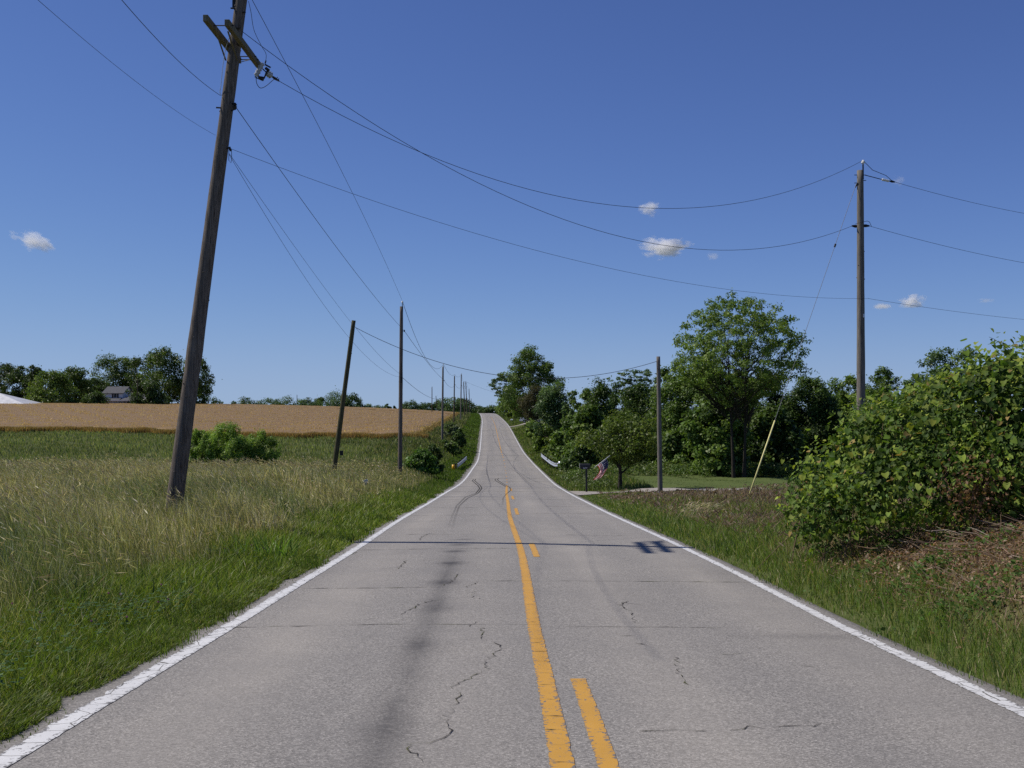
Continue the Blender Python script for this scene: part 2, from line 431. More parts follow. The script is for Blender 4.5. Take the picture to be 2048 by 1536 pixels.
yA = road_at(1146, 1365)[1]; yB0 = road_at(1058, 1117)[1]; yB1 = road_at(1052, 1089)[1]
dd += [(yA-3.05, yA), (yB0, yB1), (road_at(1040,1031)[1], road_at(1032,1018)[1]), (road_at(1031,1000)[1], road_at(1026,993)[1]), (road_at(1024,983)[1], road_at(1020,978)[1])]
for i, (a, b) in enumerate(dd): ribbon('centre_dash', .165, .275, a, b, M['yline'], seed=10+i)

def strip_on_road(name, pts, w, mat, lift=.003, jitter=0, sub=1, alpha=None, r=rng):
    """a thin flat strip following world points (x, y) on the road"""
    pts = np.asarray(pts, float)
    P = [pts[0]]
    for a, b in zip(pts[:-1], pts[1:]):
        n = max(1, int(np.linalg.norm(b-a)/sub))
        for i in range(1, n+1):
            q = a + (b-a)*i/n
            if jitter: q = q + r.normal(0, jitter, 2)
            P.append(q)
    P = np.array(P); n = len(P)
    T = np.gradient(P, axis=0); T /= np.linalg.norm(T, axis=1)[:, None] + 1e-9
    Nn = np.stack([-T[:,1], T[:,0]], 1)
    ww = w * (.12+1.6*r.uniform(0, 1, n)**1.8 if jitter else np.ones(n)); 
    if jitter: ww[0] *= .2; ww[-1] *= .2
    A = P + Nn*ww[:,None]/2; B = P - Nn*ww[:,None]/2
    V = np.concatenate([A, B]); V3 = np.concatenate([V, (zroad(V[:,0]-XC(V[:,1]), V[:,1]) + lift)[:,None]], 1)
    Q = np.array([(i, i+1, n+i+1, n+i) for i in range(n-1)])
    al = np.ones(n) if alpha is None else np.interp(np.linspace(0, 1, n), np.linspace(0, 1, len(alpha)), alpha)
    return mesh_np(name, V3, quads=Q, mat=mat, parent=road, attrs={'alpha': np.concatenate([al, al])})
def c5(p): return [road_at(600+x/3.16, 1050+y/3.16) for x, y in p]
def c6(p): return [road_at(1000+x/3.16, 1050+y/3.16) for x, y in p]
long_cr = [c5(q) for q in (
  [(1205,755),(1265,775),(1270,805),(1235,850),(1165,890),(1190,930),(1100,975),(1020,1010),(960,1055)],
  [(1015,1075),(1000,1150),(925,1235),(965,1330),(920,1370),(780,1415),(690,1410),(725,1475),(780,1530)],
  [(1110,430),(1090,470),(1205,500)], [(900,485),(830,490),(690,545),(640,580)], [(675,230),(650,250),(620,285)],
  [(830,55),(770,80),(760,104)], [(1130,625),(1070,660)], [(1000,320),(960,370),(890,395)], [(1130,365),(1050,410)], [(460,80),(450,95)],
  [(1140,665),(1150,740)], [(355,170),(325,190)])] + [c6(q) for q in (
  [(1060,840),(1120,850),(1140,950),(1165,1015),(1200,1040)], [(880,1330),(1120,1325),(1200,1327),(1400,1325),(1580,1308),(1900,1290),(2200,1285)],
  [(800,490),(760,520),(830,560),(850,640)], [(740,718),(835,720)], [(850,765),(935,775)])]
for q in long_cr:
    dist = np.mean([p[1] for p in q]); strip_on_road('crack', q, .0035+.00055*dist, M['crack'], .0045, .019, .05)
r2 = np.random.default_rng(21)
joints = [(1256,440,1080),(1260,1080,1480),(1178,600,900),(1166,960,1570),(1101,700,1035),(1094,1120,1380),(1070,800,960),(1072,1130,1250),(1031,790,1030),(1028,1030,1260),(1016,836,965),(1014,1080,1200),(1000,850,1160),(996,870,1018),(984,890,1090),(978,900,1130),(964,923,1100),(958,930,1090),(950,935,1080),(941,943,1060),(932,948,1075),(921,955,1040),(911,958,1068),(902,960,1040),(893,962,1044),(884,962,1000),(880,962,1032),(871,963,1030),(862,964,1024),(852,964,1018)]
for (py, xa, xb) in joints:
    a = road_at(xa, py) if py > 936 else None
    if a is None:
        yy = np.interp(-py, [-r[0] for r in ROWS], ry[3:3+len(ROWS)]); a = np.array([at(xa, py, yy)[0], yy]); b = np.array([at(xb, py, yy)[0], yy])
    else: b = np.array([at(xb, py, a[1])[0], a[1] + r2.normal(0, .1)])
    strip_on_road('crack', [a, (a+b)/2 + np.array([0, r2.normal(0, .04)]), b], .006+.0009*a[1], M['crack'], .0045, .012 if a[1] < 40 else .03, .12 if a[1] < 40 else .6, r=r2)
for (a, b) in ((1310,1500),(1340,1700),(1215,1300),(1195,1100),(1140,760),(1125,1250)):   # short hair cracks
    q = road_at(b, a); strip_on_road('crack', [q, q + np.array([r2.uniform(-.4,.4), r2.uniform(-.3,.5)])], .006, M['crack'], .0045, .015, .07, r=r2)
# fine scores across the yellow paint
for py in (1536,1500,1470,1442,1408,1378,1354,1330,1310,1292,1284,1250,1232,1214,1190):
    q = road_at(1024 + (py-917)*.139 if False else 1087+(py-1536)*.131, py)
    e = XC(q[1]); strip_on_road('crack', [np.array([e-.085+r2.uniform(0,.05), q[1]]), np.array([e+.06-r2.uniform(0,.05), q[1]+r2.normal(0,.01)])], .008, M['crack'], .0075, .004, .03, r=r2)
def c3(p): return [road_at(700+x/5.12, 880+y/5.12) for x, y in p]
for q, al in (([(1265,405),(1252,420),(1275,440),(1310,470),(1328,500),(1290,550),(1180,590),(1090,680),(1050,780),(1010,900)], [.9,.9,.9,.8,.6,.4,.3,.15,.05]),
          ([(1288,402),(1275,418),(1300,440),(1335,470),(1350,500),(1312,550),(1205,600),(1118,680),(1078,790),(1040,940)], [.9,.9,.9,.8,.6,.45,.3,.15,.05]),
          ([(1497,400),(1482,412),(1505,430),(1540,450),(1595,482)], [.9,.9,.9,.8]),
          ([(1522,396),(1508,410),(1530,428),(1562,448),(1635,490),(1648,520),(1600,560),(1568,600),(1560,680)], [.9,.9,.85,.7,.6,.5,.3,.2,.05]),
          ([(1445,205),(1395,280),(1400,350),(1440,420)], [.1,.25,.25,.1]), ([(1610,180),(1640,280),(1760,370),(1890,480)], [.15,.3,.25,.1])):
    strip_on_road('skid_mark', c3(q), .06, M['skid'], .0085, 0, .25, [v*.85 for v in al])

# ---- gravel driveway on the right
dr = []
n = 40
for i in range(n+1):
    t = i/n; x0 = 2.85 + t*30
    yc = 50.6 + .25*math.sin(t*3); hw = 1.25 + 2.3*(1-t*8 if t < .125 else 0)**2
    dr.append((x0, yc-hw)); dr.append((x0, yc+hw))
dr = np.array(dr); k = 6
V = []
for i in range(n+1):
    for j in range(k):
        q = dr[2*i] + (dr[2*i+1]-dr[2*i])*j/(k-1)
        xx = XC(q[1]) + q[0]; s = q[0]
        V.append((xx, q[1], max(float(ground(xx, q[1])) + .035, float(ZR(q[1]))-.02 if s < 3.6 else -99)))
idx = np.arange((n+1)*k).reshape(n+1, k)
Q = np.stack([idx[:-1,:-1], idx[1:,:-1], idx[1:,1:], idx[:-1,1:]], -1).reshape(-1, 4)
tag(mesh_np('driveway', np.array(V), quads=Q, mat=M['gravel'], smooth=True), kind='structure')
# pale strip of the second drive near the far crest
V = []
for i in range(12):
    s = 2.9 + i*1.1
    for yy in (226, 229.5): 
        xx = float(XC(yy))+s; V.append((xx, yy, max(float(ground(xx, yy))+.05, float(ZR(yy))-.02 if s < 3.6 else -99)))
tag(mesh_np('driveway', np.array(V), quads=np.array([(2*i, 2*i+2, 2*i+3, 2*i+1) for i in range(11)]), mat=M['gravel']), kind='structure')

# ================================================================== GRASS
def pal(n, cols, w, r, jit=.18):
    cols = np.array(cols); i = r.choice(len(cols), n, p=np.array(w)/sum(w))
    c = cols[i] * r.uniform(1-jit, 1+jit, (n, 1)) * r.uniform(.93, 1.07, (n, 3))
    return c.astype(np.float32)
def blades(P, H, W, L, C, r, seg=2, yaw=None):
    """P root points, H heights, W widths, L horizontal lean vectors (tip offset), C colours -> verts, quads, tris, colours"""
    n = len(P)
    yaw = r.uniform(0, np.pi, n) if yaw is None else yaw
    u = np.stack([np.cos(yaw), np.sin(yaw), np.zeros(n)], 1)
    L3 = np.concatenate([L, np.zeros((n, 1))], 1)
    ts = [0, .55, 1] if seg == 2 else [0, .4, .75, 1]
    ws = [1, .8, 0] if seg == 2 else [1, .9, .55, 0]
    rows, cs = [], []
    for t, w in zip(ts, ws):
        c = P + np.array([0, 0, 1.])*(H*t*(1-.12*t))[:, None] + L3*(t**1.9)
        sh = C
        if w > 0:
            rows += [c - u*(W*w/2)[:, None], c + u*(W*w/2)[:, None]]; cs += [sh, sh]
        else: rows.append(c); cs.append(sh)
    k = len(rows)
    V = np.stack(rows, 1).reshape(-1, 3); CC = np.stack(cs, 1).reshape(-1, 3)
    b = (np.arange(n)*k)[:, None]
    quads = np.concatenate([b + np.array([[2*i, 2*i+1, 2*i+3, 2*i+2]]) for i in range(seg-1)])
    tris = b + np.array([[2*(seg-1), 2*(seg-1)+1, 2*seg]])
    return V, quads, tris, CC
def heads(P, L, size, C, r, wk=1.0):
    """seed heads: two crossed slim diamonds along direction L"""
    n = len(P)
    d = L / np.linalg.norm(L, axis=1)[:, None]
    a = r.normal(0, 1, (n, 3)); a -= d*(a*d).sum(1)[:, None]; a /= np.linalg.norm(a, axis=1)[:, None]
    b = np.cross(d, a)
    w = (size*r.uniform(.028, .055, n)*wk)[:, None]; l = size[:, None]
    mid = P + d*l*.4
    V = np.stack([P, mid+a*w, P+d*l, mid-a*w, P, mid+b*w, P+d*l, mid-b*w], 1).reshape(-1, 3)
    k = (np.arange(n)*8)[:, None]
    Q = np.concatenate([k+np.array([[0,1,2,3]]), k+np.array([[4,5,6,7]])])
    return V, Q, np.repeat(C, 8, 0)
def join(parts):
    V, Q, T, C, n = [], [], [], [], 0
    for (v, q, t, c) in parts:
        V.append(v); C.append(c)
        if q is not None: Q.append(q+n)
        if t is not None: T.append(t+n)
        n += len(v)
    return np.concatenate(V), (np.concatenate(Q) if Q else None), (np.concatenate(T) if T else None), np.concatenate(C)
def patch(x, y, s=1.0, ph=0.0):
    return (np.sin(x*.9*s+ph)+np.sin(y*.7*s+1.3*ph+x*.3)+np.sin((x-y)*.53*s+2+ph)+np.sin((x*1.7+y*1.1)*s+ph*2))/4
def sample(n, y0, y1, s_in, s_out, pw, r, side):
    """random ground points, denser near the eye; s measured from the road centre"""
    u = r.uniform(0, 1, n*2)
    e = 1 - pw
    y = (y0**e + u*(y1**e - y0**e))**(1/e)
    si = s_in; so = s_out(y) if callable(s_out) else np.full_like(y, s_out)
    wgt = np.clip(so - si, 0, None); keep = r.uniform(0, 1, len(y))*np.max(wgt) < wgt
    y = y[keep][:n]; so = so[keep][:n]
    s = si + r.uniform(0, 1, len(y))*(so - si)
    return s*side + XC(y), y, s
def wheat_front(x): return 127 + 13*sstep(-25, -58, x) + .9*np.sin(x*.5) + .5*np.sin(x*1.3)
EDGE_L = lambda y: .54*y + 2.5
GREENS = [(.085,.125,.022), (.12,.165,.035), (.065,.10,.02), (.17,.185,.055)]

r = np.random.default_rng(101)
# ---- tall meadow grass on the left bank
x, y, s = sample(230000, 5.2, 52, 3.0, EDGE_L, 1.25, r, -1)
e = s - 3.1 - .22*np.sin(y*1.1) - .15*np.sin(y*2.7)
pt = patch(x, y)
hmax = .86 + .16*pt - .22*sstep(33, 40, y)
H = np.clip(.07 + .16*sstep(0, .5, e) + (hmax-.23)*sstep(.75, 3.2, e), .05, 1.2) * r.uniform(.45, 1.1, len(y))
H *= np.where(e < .05, .5, 1)
keep = (e > -.14) & (r.uniform(0, 1, len(y)) < .25 + .75*sstep(-.1, .25, e)); x, y, s, e, H, pt = (q[keep] for q in (x, y, s, e, H, pt))
n = len(y)
tall = sstep(.9, 2.4, e + .5*pt)
Cs = pal(n, [(.115,.175,.024),(.15,.215,.03),(.08,.125,.02),(.19,.235,.045)], [4,4,2,2], r)
Ct = pal(n, [(.19,.22,.055),(.32,.305,.11),(.49,.425,.23),(.125,.16,.035),(.68,.61,.41)], [3,3,2.6,2,2], r)
Cf = pal(n, [(.34,.32,.13),(.50,.435,.25),(.20,.215,.065),(.70,.62,.43)], [3,3,2,2.4], r)
C = np.where((r.uniform(0,1,n) < tall)[:,None], np.where((r.uniform(0,1,n) < .75*sstep(11,22,y+4*pt))[:,None], Cf, Ct), Cs)
C = C*np.clip(1+.42*patch(x,y,.8,4.)[:,None]*np.array([1.15,.8,1.0]) - .30*(patch(x,y,2.1,9.)>.33)[:,None],.45,1.6)
W = (.0045 + .0035*r.uniform(0,1,n)) * np.maximum(1, y/9) * np.where(tall > .5, .8, 1.1)
wind = np.stack([-.20*H, .02*H], 1)
L = wind + r.normal(0, 1, (n, 2))*(.22*H)[:, None]
P = np.stack([x, y, turf(x, y)-.01], 1)
parts = [blades(P, H, W, L, C, r, 3)]
# lush turf hanging over the ragged edge of the asphalt
x, y, s = sample(60000, 4.8, 46, 3.12, lambda y: np.minimum(5.0+0*y, .54*y+2.5), 1.3, r, -1)
e = s - 3.12 - .05*np.sin(y*1.9+1) - .05*np.sin(y*4.7) - .03*np.sin(y*11); k = (e > 0) | (r.uniform(0,1,len(y)) < .05); x,y,s,e = x[k],y[k],s[k],np.maximum(e[k],0); n = len(y)
H = (.05+.15*sstep(0,.5,e)+.08*sstep(.5,1.4,e))*r.uniform(.5,1.3,n); L = r.normal(0,1,(n,2))*(.4*H)[:,None]+np.stack([.12*H*(e < .3), 0*H],1)
parts.append(blades(np.stack([x,y,turf(x,y)-.008],1), H, (.0055+.004*r.uniform(0,1,n))*np.maximum(1,y/9), L, pal(n,[(.15,.215,.026),(.20,.265,.038),(.095,.145,.02),(.28,.30,.07),(.36,.32,.15)],[4,4,2,1.8,.7],r), r, 3))
# the first hand's breadth beside the asphalt, and a few coarse-leaved clumps
x, y, s = sample(30000, 4.8, 18, 3.10, lambda y: 3.62+0*y, 1.3, r, -1); e = s-3.10-.05*np.sin(y*1.9+1)-.05*np.sin(y*4.7)-.03*np.sin(y*11); k = e > .0; x,y,e = x[k],y[k],e[k]; n = len(y)
H = (.035+.20*e)*r.uniform(.5,1.4,n); parts.append(blades(np.stack([x,y,turf(x,y)-.004],1), H, .0055*np.maximum(1,y/9)*r.uniform(.7,1.5,n), r.normal(0,1,(n,2))*(.6*H)[:,None]+np.stack([.25*H,0*H],1), pal(n,[(.11,.16,.022),(.15,.20,.03),(.075,.11,.016),(.24,.22,.09)],[4,3,2,1.4],r), r, 3))
for (px,py,sp,m,hh,ww,cc) in ((545,1110,.22,60,.55,.022,[(.14,.23,.035),(.18,.27,.05)]),(395,1020,.5,500,.55,.012,[(.06,.10,.024),(.08,.125,.03)]),(640,985,.9,600,.6,.014,[(.075,.12,.028),(.10,.145,.035)]),(690,955,1.2,700,.6,.016,[(.075,.115,.03),(.10,.14,.04)]),(120,1220,.35,200,.4,.012,[(.07,.125,.024),(.095,.15,.03)]),(300,1180,.3,160,.35,.012,[(.07,.125,.024),(.095,.15,.03)])):
    c = road_at(px, py+14); x = c[0]+r.normal(0,sp,m); y = c[1]+r.normal(0,sp,m); k = XC(y)-x > 3.35; x,y = x[k],y[k]; m = len(x); H = hh*r.uniform(.5,1.15,m)
    parts.append(blades(np.stack([x,y,turf(x,y)],1), H, ww*r.uniform(.7,1.3,m), r.normal(0,.35,(m,2))*H[:,None], pal(m,cc,[1,1],r), r, 3))
# stems with pale seed heads
x, y, s = sample(46000, 6.5, 64, 4.0, EDGE_L, 1.1, r, -1)
e = s - 3.1; pt = patch(x, y); keep = (r.uniform(0,1,len(y)) < sstep(.9, 3, e+.4*pt)*(.35+.65*np.maximum(sstep(-.2,.25,patch(x,y,.6,2.5)), .8*sstep(14,24,y)))); x, y, s, pt, e = (q[keep] for q in (x,y,s,pt,e)); n = len(y)
H = (.45 + .62*r.uniform(0,1,n) + .14*pt - .2*sstep(33,40,y)) * (.7+.3*sstep(1.5, 3.5, e))
L = np.stack([-.26*H + r.normal(0,.17,n), r.normal(0,.12,n)], 1)
P = np.stack([x, y, ground(x, y)], 1)
Cst = pal(n, [(.30,.29,.11),(.22,.23,.075),(.42,.37,.20)], [3,3,1.6], r)
W = (.0026+.001*r.uniform(0,1,n))*np.maximum(1, y/11)
parts.append(blades(P, H, W, L, Cst, r, 3))
tip = P + np.stack([L[:,0], L[:,1], H*.88], 1)
dirn = np.stack([L[:,0]*2.2, L[:,1]*2.2, H*.55 - .25*r.uniform(0,1,n)], 1)
Ch = pal(n, [(.60,.52,.33),(.49,.41,.25),(.39,.30,.195),(.74,.65,.46)], [3,3,2.2,1.6], r)
hv, hq, hc = heads(tip - dirn/np.linalg.norm(dirn,axis=1)[:,None]*.03, dirn, r.uniform(.09,.2,n), Ch, r, .8*np.maximum(1,y/22))
parts.append((hv, hq, None, hc))
V, Q, T, C = join(parts)
tag(mesh_np('tall_grass', V, Q, T, C, M['grass']), kind='stuff')

# ---- right verge: lush edge, rough bank, brown-headed grass further on
r = np.random.default_rng(102)
x, y, s = sample(120000, 5.5, 49, 3.05, lambda y: np.minimum(.54*y + 1.5, 16+0*y), 1.2, r, 1)
e = s - 3.05 - .10*np.sin(y*1.3) - .07*np.sin(y*3.1)
pt = patch(x, y, 1.3, 2.)
bank = sstep(3.7, 5.0, s + .6*pt)*(1-sstep(15.5, 19, y))
H = (1-.72*sstep(36,43,y)*(1-sstep(9,13,s)))*(.06 + .20*sstep(.1, .7, e) + .16*sstep(17, 24, y)*sstep(1.2, 3, e)) * r.uniform(.5, 1.25, len(y)) * (1-.45*bank)
keep = (e > .02) & (r.uniform(0,1,len(y)) < (.4+.6*sstep(0,.4,e))*(1-.62*bank)*(1-.85*((np.abs(y-50.6) < 2.4)))); x,y,s,e,H,pt,bank = (q[keep] for q in (x,y,s,e,H,pt,bank)); n = len(y)
Cg = pal(n, [(.14,.21,.042),(.185,.25,.055),(.10,.155,.032),(.26,.27,.085),(.42,.36,.21)], [4,4,1.6,2,1.1], r)
Cb = pal(n, [(.27,.17,.115),(.36,.25,.165),(.16,.175,.05),(.13,.18,.04),(.45,.34,.235)], [2.4,2.2,2.2,2,1.2], r)
C = np.where((r.uniform(0,1,n) < np.clip(.85*bank + .45*sstep(19,26,y)*sstep(1.5,3.5,e), 0, 1))[:,None], Cb, Cg)
W = (.005+.003*r.uniform(0,1,n))*np.maximum(1, y/9)
L = np.stack([-.15*H, -.05*H], 1) + r.normal(0,1,(n,2))*(.3*H)[:,None]
parts = [blades(np.stack([x,y,turf(x,y)-.01],1), H, W, L, C, r, 3)]
x, y, s = sample(17000, 14, 48, 4.0, lambda y: np.minimum(.50*y, 15+0*y), .9, r, 1)
pt = patch(x, y, 1.3, 5.); keep = r.uniform(0,1,len(y)) < .35+.6*sstep(-.2,.4,pt); x,y,s,pt = (q[keep] for q in (x,y,s,pt)); n = len(y)
H = r.uniform(.3,.62,n)*(.75+.25*sstep(4.4,6.5,s))*(1-.6*sstep(36,43,y)*(1-sstep(9,13,s))); L = np.stack([.12*H+r.normal(0,.1,n), r.normal(0,.1,n)],1)
P = np.stack([x,y,ground(x,y)],1); W = .003*np.maximum(1,y/12)*np.ones(n)
parts.append(blades(P, H, W, L, pal(n, [(.26,.2,.13),(.2,.17,.08)], [1,1], r), r, 3))
tip = P + np.stack([L[:,0],L[:,1],H*.88],1); dirn = np.stack([L[:,0]*2+.02, L[:,1]*2, H*.5],1)
hv, hq, hc = heads(tip-np.array([0,0,.02]), dirn, r.uniform(.1,.18,n), pal(n, [(.27,.19,.15),(.36,.28,.22),(.22,.15,.115)], [3,2,2], r), r, np.maximum(1.3,y/12))
parts.append((hv, hq, None, hc))
V, Q, T, C = join(parts)
tag(mesh_np('verge_grass', V, Q, T, C, M['grass']), kind='stuff')

# ---- tuft of bleached grass by the right kerb-side, further grass of the dip, swale and far verges
r = np.random.default_rng(103)
parts = []
def field(n, y0, y1, s0, s1, side, h, w, cols, wt, pw=1.0, r=r, lean=.2, skip=None):
    x, y, s = sample(n, y0, y1, s0, s1, pw+1e-3, r, side)
    if skip is not None:
        k = ~skip(x, y, s); x, y, s = x[k], y[k], s[k]
    m = len(y); pt = patch(x, y, .5, 1.)
    H = h*r.uniform(.5, 1.15, m)*(1+.25*pt)*sstep(2.9, 3.9, s)**.5
    L = np.stack([-.1*H, 0*H], 1) + r.normal(0,1,(m,2))*(lean*H)[:,None]
    C = pal(m, cols, wt, r)*np.clip(1+.25*pt+.22*patch(x,y,.23,7.),.5,1.6)[:,None]
    return blades(np.stack([x,y,ground(x,y)-.02],1), H, w*r.uniform(.7,1.3,m)*np.maximum(.6, y/60), L, C, r, 2)
parts.append(field(26000, 38, 66, 3.15, 10, -1, .34, .026, [(.115,.18,.026),(.15,.22,.034),(.09,.14,.024),(.25,.245,.11)], [4,3,2,1.6]))
parts.append(field(34000, 38, 66, 4.6, lambda y: .5*y+3, -1, .62, .022, [(.20,.205,.07),(.36,.315,.165),(.13,.155,.04),(.55,.48,.31)], [2.4,3,2,2.6]))
parts.append(field(60000, 62, 150, 5.5, lambda y: .53*y+4, -1, .42, .045, [(.17,.205,.066),(.23,.245,.092),(.125,.165,.05),(.33,.315,.15)], [4,3,2.2,2.2], skip=lambda x,y,s: (y > wheat_front(x)-1) & (s > 10.6)))
parts.append(field(16000, 60, 420, 3.15, 7.5, -1, .30, .05, [(.10,.165,.022),(.135,.20,.028),(.08,.125,.02)], [3,3,2], 1.15))
parts.append(field(14000, 90, 420, 6.5, 13, -1, .6, .07, [(.14,.165,.05),(.24,.225,.11),(.09,.125,.035)], [3,2,2], 1.1))
parts.append(field(20000, 53, 420, 3.1, 7.5, 1, .34, .05, [(.115,.165,.034),(.16,.19,.05),(.085,.13,.026),(.25,.22,.11)], [3,3,2,1.2], 1.15, skip=lambda x,y,s: (y > 214) & (y < 232)))
parts.append(field(26000, 49, 75, 4.0, 30, 1, .05, .03, [(.10,.145,.036),(.14,.17,.05),(.085,.12,.03)], [3,3,2], skip=lambda x,y,s: np.abs(y-50.6) < 1.15))
V, Q, T, C = join(parts)
tag(mesh_np('field_grass', V, Q, T, C, M['grass']), kind='stuff')
r = np.random.default_rng(104)
c0 = road_at(1340, 1045); m = 220
m = 110; H_ = 0; x = c0[0] + .45 + r.normal(0,.26,m); y = c0[1] - .3 + r.normal(0,.28,m); H = r.uniform(.35,.6,m)
L = np.stack([.18+r.normal(0,.1,m), r.normal(0,.1,m)],1); P = np.stack([x,y,ground(x,y)],1)
a = blades(P, H, np.full(m,.008), L, pal(m,[(.42,.36,.24),(.3,.26,.15)],[1,1],r), r, 3)
hv,hq,hc = heads(P+np.stack([L[:,0],L[:,1],H*.86],1), np.stack([L[:,0]*2,L[:,1]*2,H*.3],1), r.uniform(.12,.2,m), pal(m,[(.62,.55,.42),(.5,.43,.32)],[1,1],r), r, 1.6)
V,Q,T,C = join([a,(hv,hq,None,hc)])
tag(mesh_np('grass_tuft', V, Q, T, C, M['grass']), 'tuft of bleached straw coloured grass beside the right edge of the road', 'grass tuft')

# ---- clover in the near left verge (leaf trios, pink and white heads)
r = np.random.default_rng(105)
Vs, Qs, Cs, nn = [], [], [], 0
cl = [(60,1330,.4,150),(150,1270,.3,90),(420,1240,.3,110),(40,1420,.3,100),(470,1130,.3,70),(245,1260,.25,80)]
for (px, py, sp, m) in cl:
    c = road_at(px, py); c = np.array([min(c[0], XC(c[1])-3.35-sp*.4), c[1]])
    x = c[0]+r.normal(0,sp,m); y = c[1]+r.normal(0,sp*1.2,m); x = np.minimum(x, XC(y)-3.5-.25*r.uniform(0,1,m))
    z = ground(x,y)+r.uniform(.12,.34,m)
    for k in range(3):
        a = r.uniform(0,2*np.pi,m)+k*2.09; l = r.uniform(.022,.042,m)
        d = np.stack([np.cos(a),np.sin(a),r.uniform(-.2,.4,m)],1)*l[:,None]; pdir = np.stack([-np.sin(a),np.cos(a),np.zeros(m)],1)*(l*.38)[:,None]
        B = np.stack([x,y,z],1)
        Vs.append(np.stack([B,B+d*.55+pdir,B+d,B+d*.55-pdir],1).reshape(-1,3)); Qs.append((np.arange(m)*4)[:,None]+np.array([[0,1,2,3]])+nn); nn += 4*m
        Cs.append(np.repeat(pal(m,[(.06,.115,.026),(.085,.15,.034)],[1,1],r),4,0))
    q = max(3, m//26); i = r.choice(m, q, False); B = np.stack([x[i],y[i],z[i]+.05],1); colr = pal(q,[(.38,.17,.32),(.5,.45,.42)],[3,1.3] if px < 300 else [3,.4],r)
    for ax in (np.array([[1.,0,0],[0,0,1.]]), np.array([[0,1.,0],[0,0,1.]]), np.array([[1.,0,0],[0,1.,0]])):
        rr = .012; Vs.append(np.stack([B+ax[0]*rr,B+ax[1]*rr,B-ax[0]*rr,B-ax[1]*rr],1).reshape(-1,3)); Qs.append((np.arange(q)*4)[:,None]+np.array([[0,1,2,3]])+nn); nn += 4*q; Cs.append(np.repeat(colr,4,0))
tag(mesh_np('clover', np.concatenate(Vs), np.concatenate(Qs), None, np.concatenate(Cs), M['leaf']), kind='stuff')

# ---- ripe wheat: a dense canopy with a ragged front and ears standing out of it
r = np.random.default_rng(106)
parts = []
for (ya, yb) in ((None, 282), (289, 345)):
    xs_ = np.concatenate([np.arange(-260, -60, 4.), np.arange(-60, -9.9, 1.)])
    tt = np.concatenate([[0, 0.001], np.linspace(.01, 1, 46), [1.0]])
    y0 = wheat_front(xs_ + float(XC(130.)) - .6) + .5 if ya is None else np.full_like(xs_, ya)
    Yg = y0[None,:] + (yb-y0)[None,:]*tt[:,None]
    sl = xs_/(-10.0); Xg = XC(Yg) - 10.6 - .5*np.sin(Yg*.21) + (xs_+10)[None,:]
    zt = ground(Xg, Yg) + .66 + .035*np.sin(Xg*2.1+Yg*1.7) + .03*np.sin(Xg*3.7-Yg*.9)
    zt[0] = ground(Xg[0], Yg[0]); zt[-1] = ground(Xg[-1], Yg[-1]); zt[:, -1] = ground(Xg[:, -1], Yg[:, -1])
    V = np.stack([Xg,Yg,zt],-1); a,b = V.shape[:2]; idx = np.arange(a*b).reshape(a,b)
    Q = np.stack([idx[:-1,:-1],idx[:-1,1:],idx[1:,1:],idx[1:,:-1]],-1).reshape(-1,4)
    parts.append((V.reshape(-1,3), Q, None, np.tile(np.array([[.35,.225,.098]],np.float32),(a*b,1))))
u = r.uniform(0,1,110000); y = 121*(340/121)**u
so = .53*y+6; s = 10.4 + r.uniform(0,1,len(y))*(so-10.4); x = XC(y)-s
k = (y > wheat_front(x)-.5) & ~((y > 282.5) & (y < 288.5)); x,y,s = x[k],y[k],s[k]; n = len(y)
h = r.uniform(.2,.4,n); P = np.stack([x,y,ground(x,y)+.5],1)
C = pal(n,[(.63,.42,.185),(.51,.33,.145),(.77,.55,.30),(.38,.24,.10)],[4,3,2.2,1.4],r)*(1+.10*patch(x,y,.12,3.))[:,None]
parts.append(blades(P,h,.035*(y/110)*r.uniform(.7,1.5,n), np.stack([r.normal(0,.08,n),r.normal(0,.08,n)],1), C, r, 2))
# stalks on the exposed front and roadside face
m = 60000; x = -r.uniform(0,1,m)*82-10.2; y = wheat_front(x)+r.normal(0,.35,m)-.4
m2 = 9000; y2 = 125*(330/125)**r.uniform(0,1,m2); x2 = XC(y2)-10.4+r.normal(0,.3,m2)
x = np.concatenate([x,x2]); y = np.concatenate([y,y2]); n = len(y)
parts.append(blades(np.stack([x,y,ground(x,y)],1), r.uniform(.45,.95,n), .04*(y/110)*r.uniform(.7,1.3,n), r.normal(0,.1,(n,2)), pal(n,[(.42,.26,.105),(.30,.185,.07),(.56,.37,.17),(.13,.135,.045),(.22,.145,.055)],[3,3,1.6,1.8,2],r), r, 2))
V,Q,T,C = join(parts)
tag(mesh_np('wheat', V, Q, T, C, M['grass']), kind='stuff')
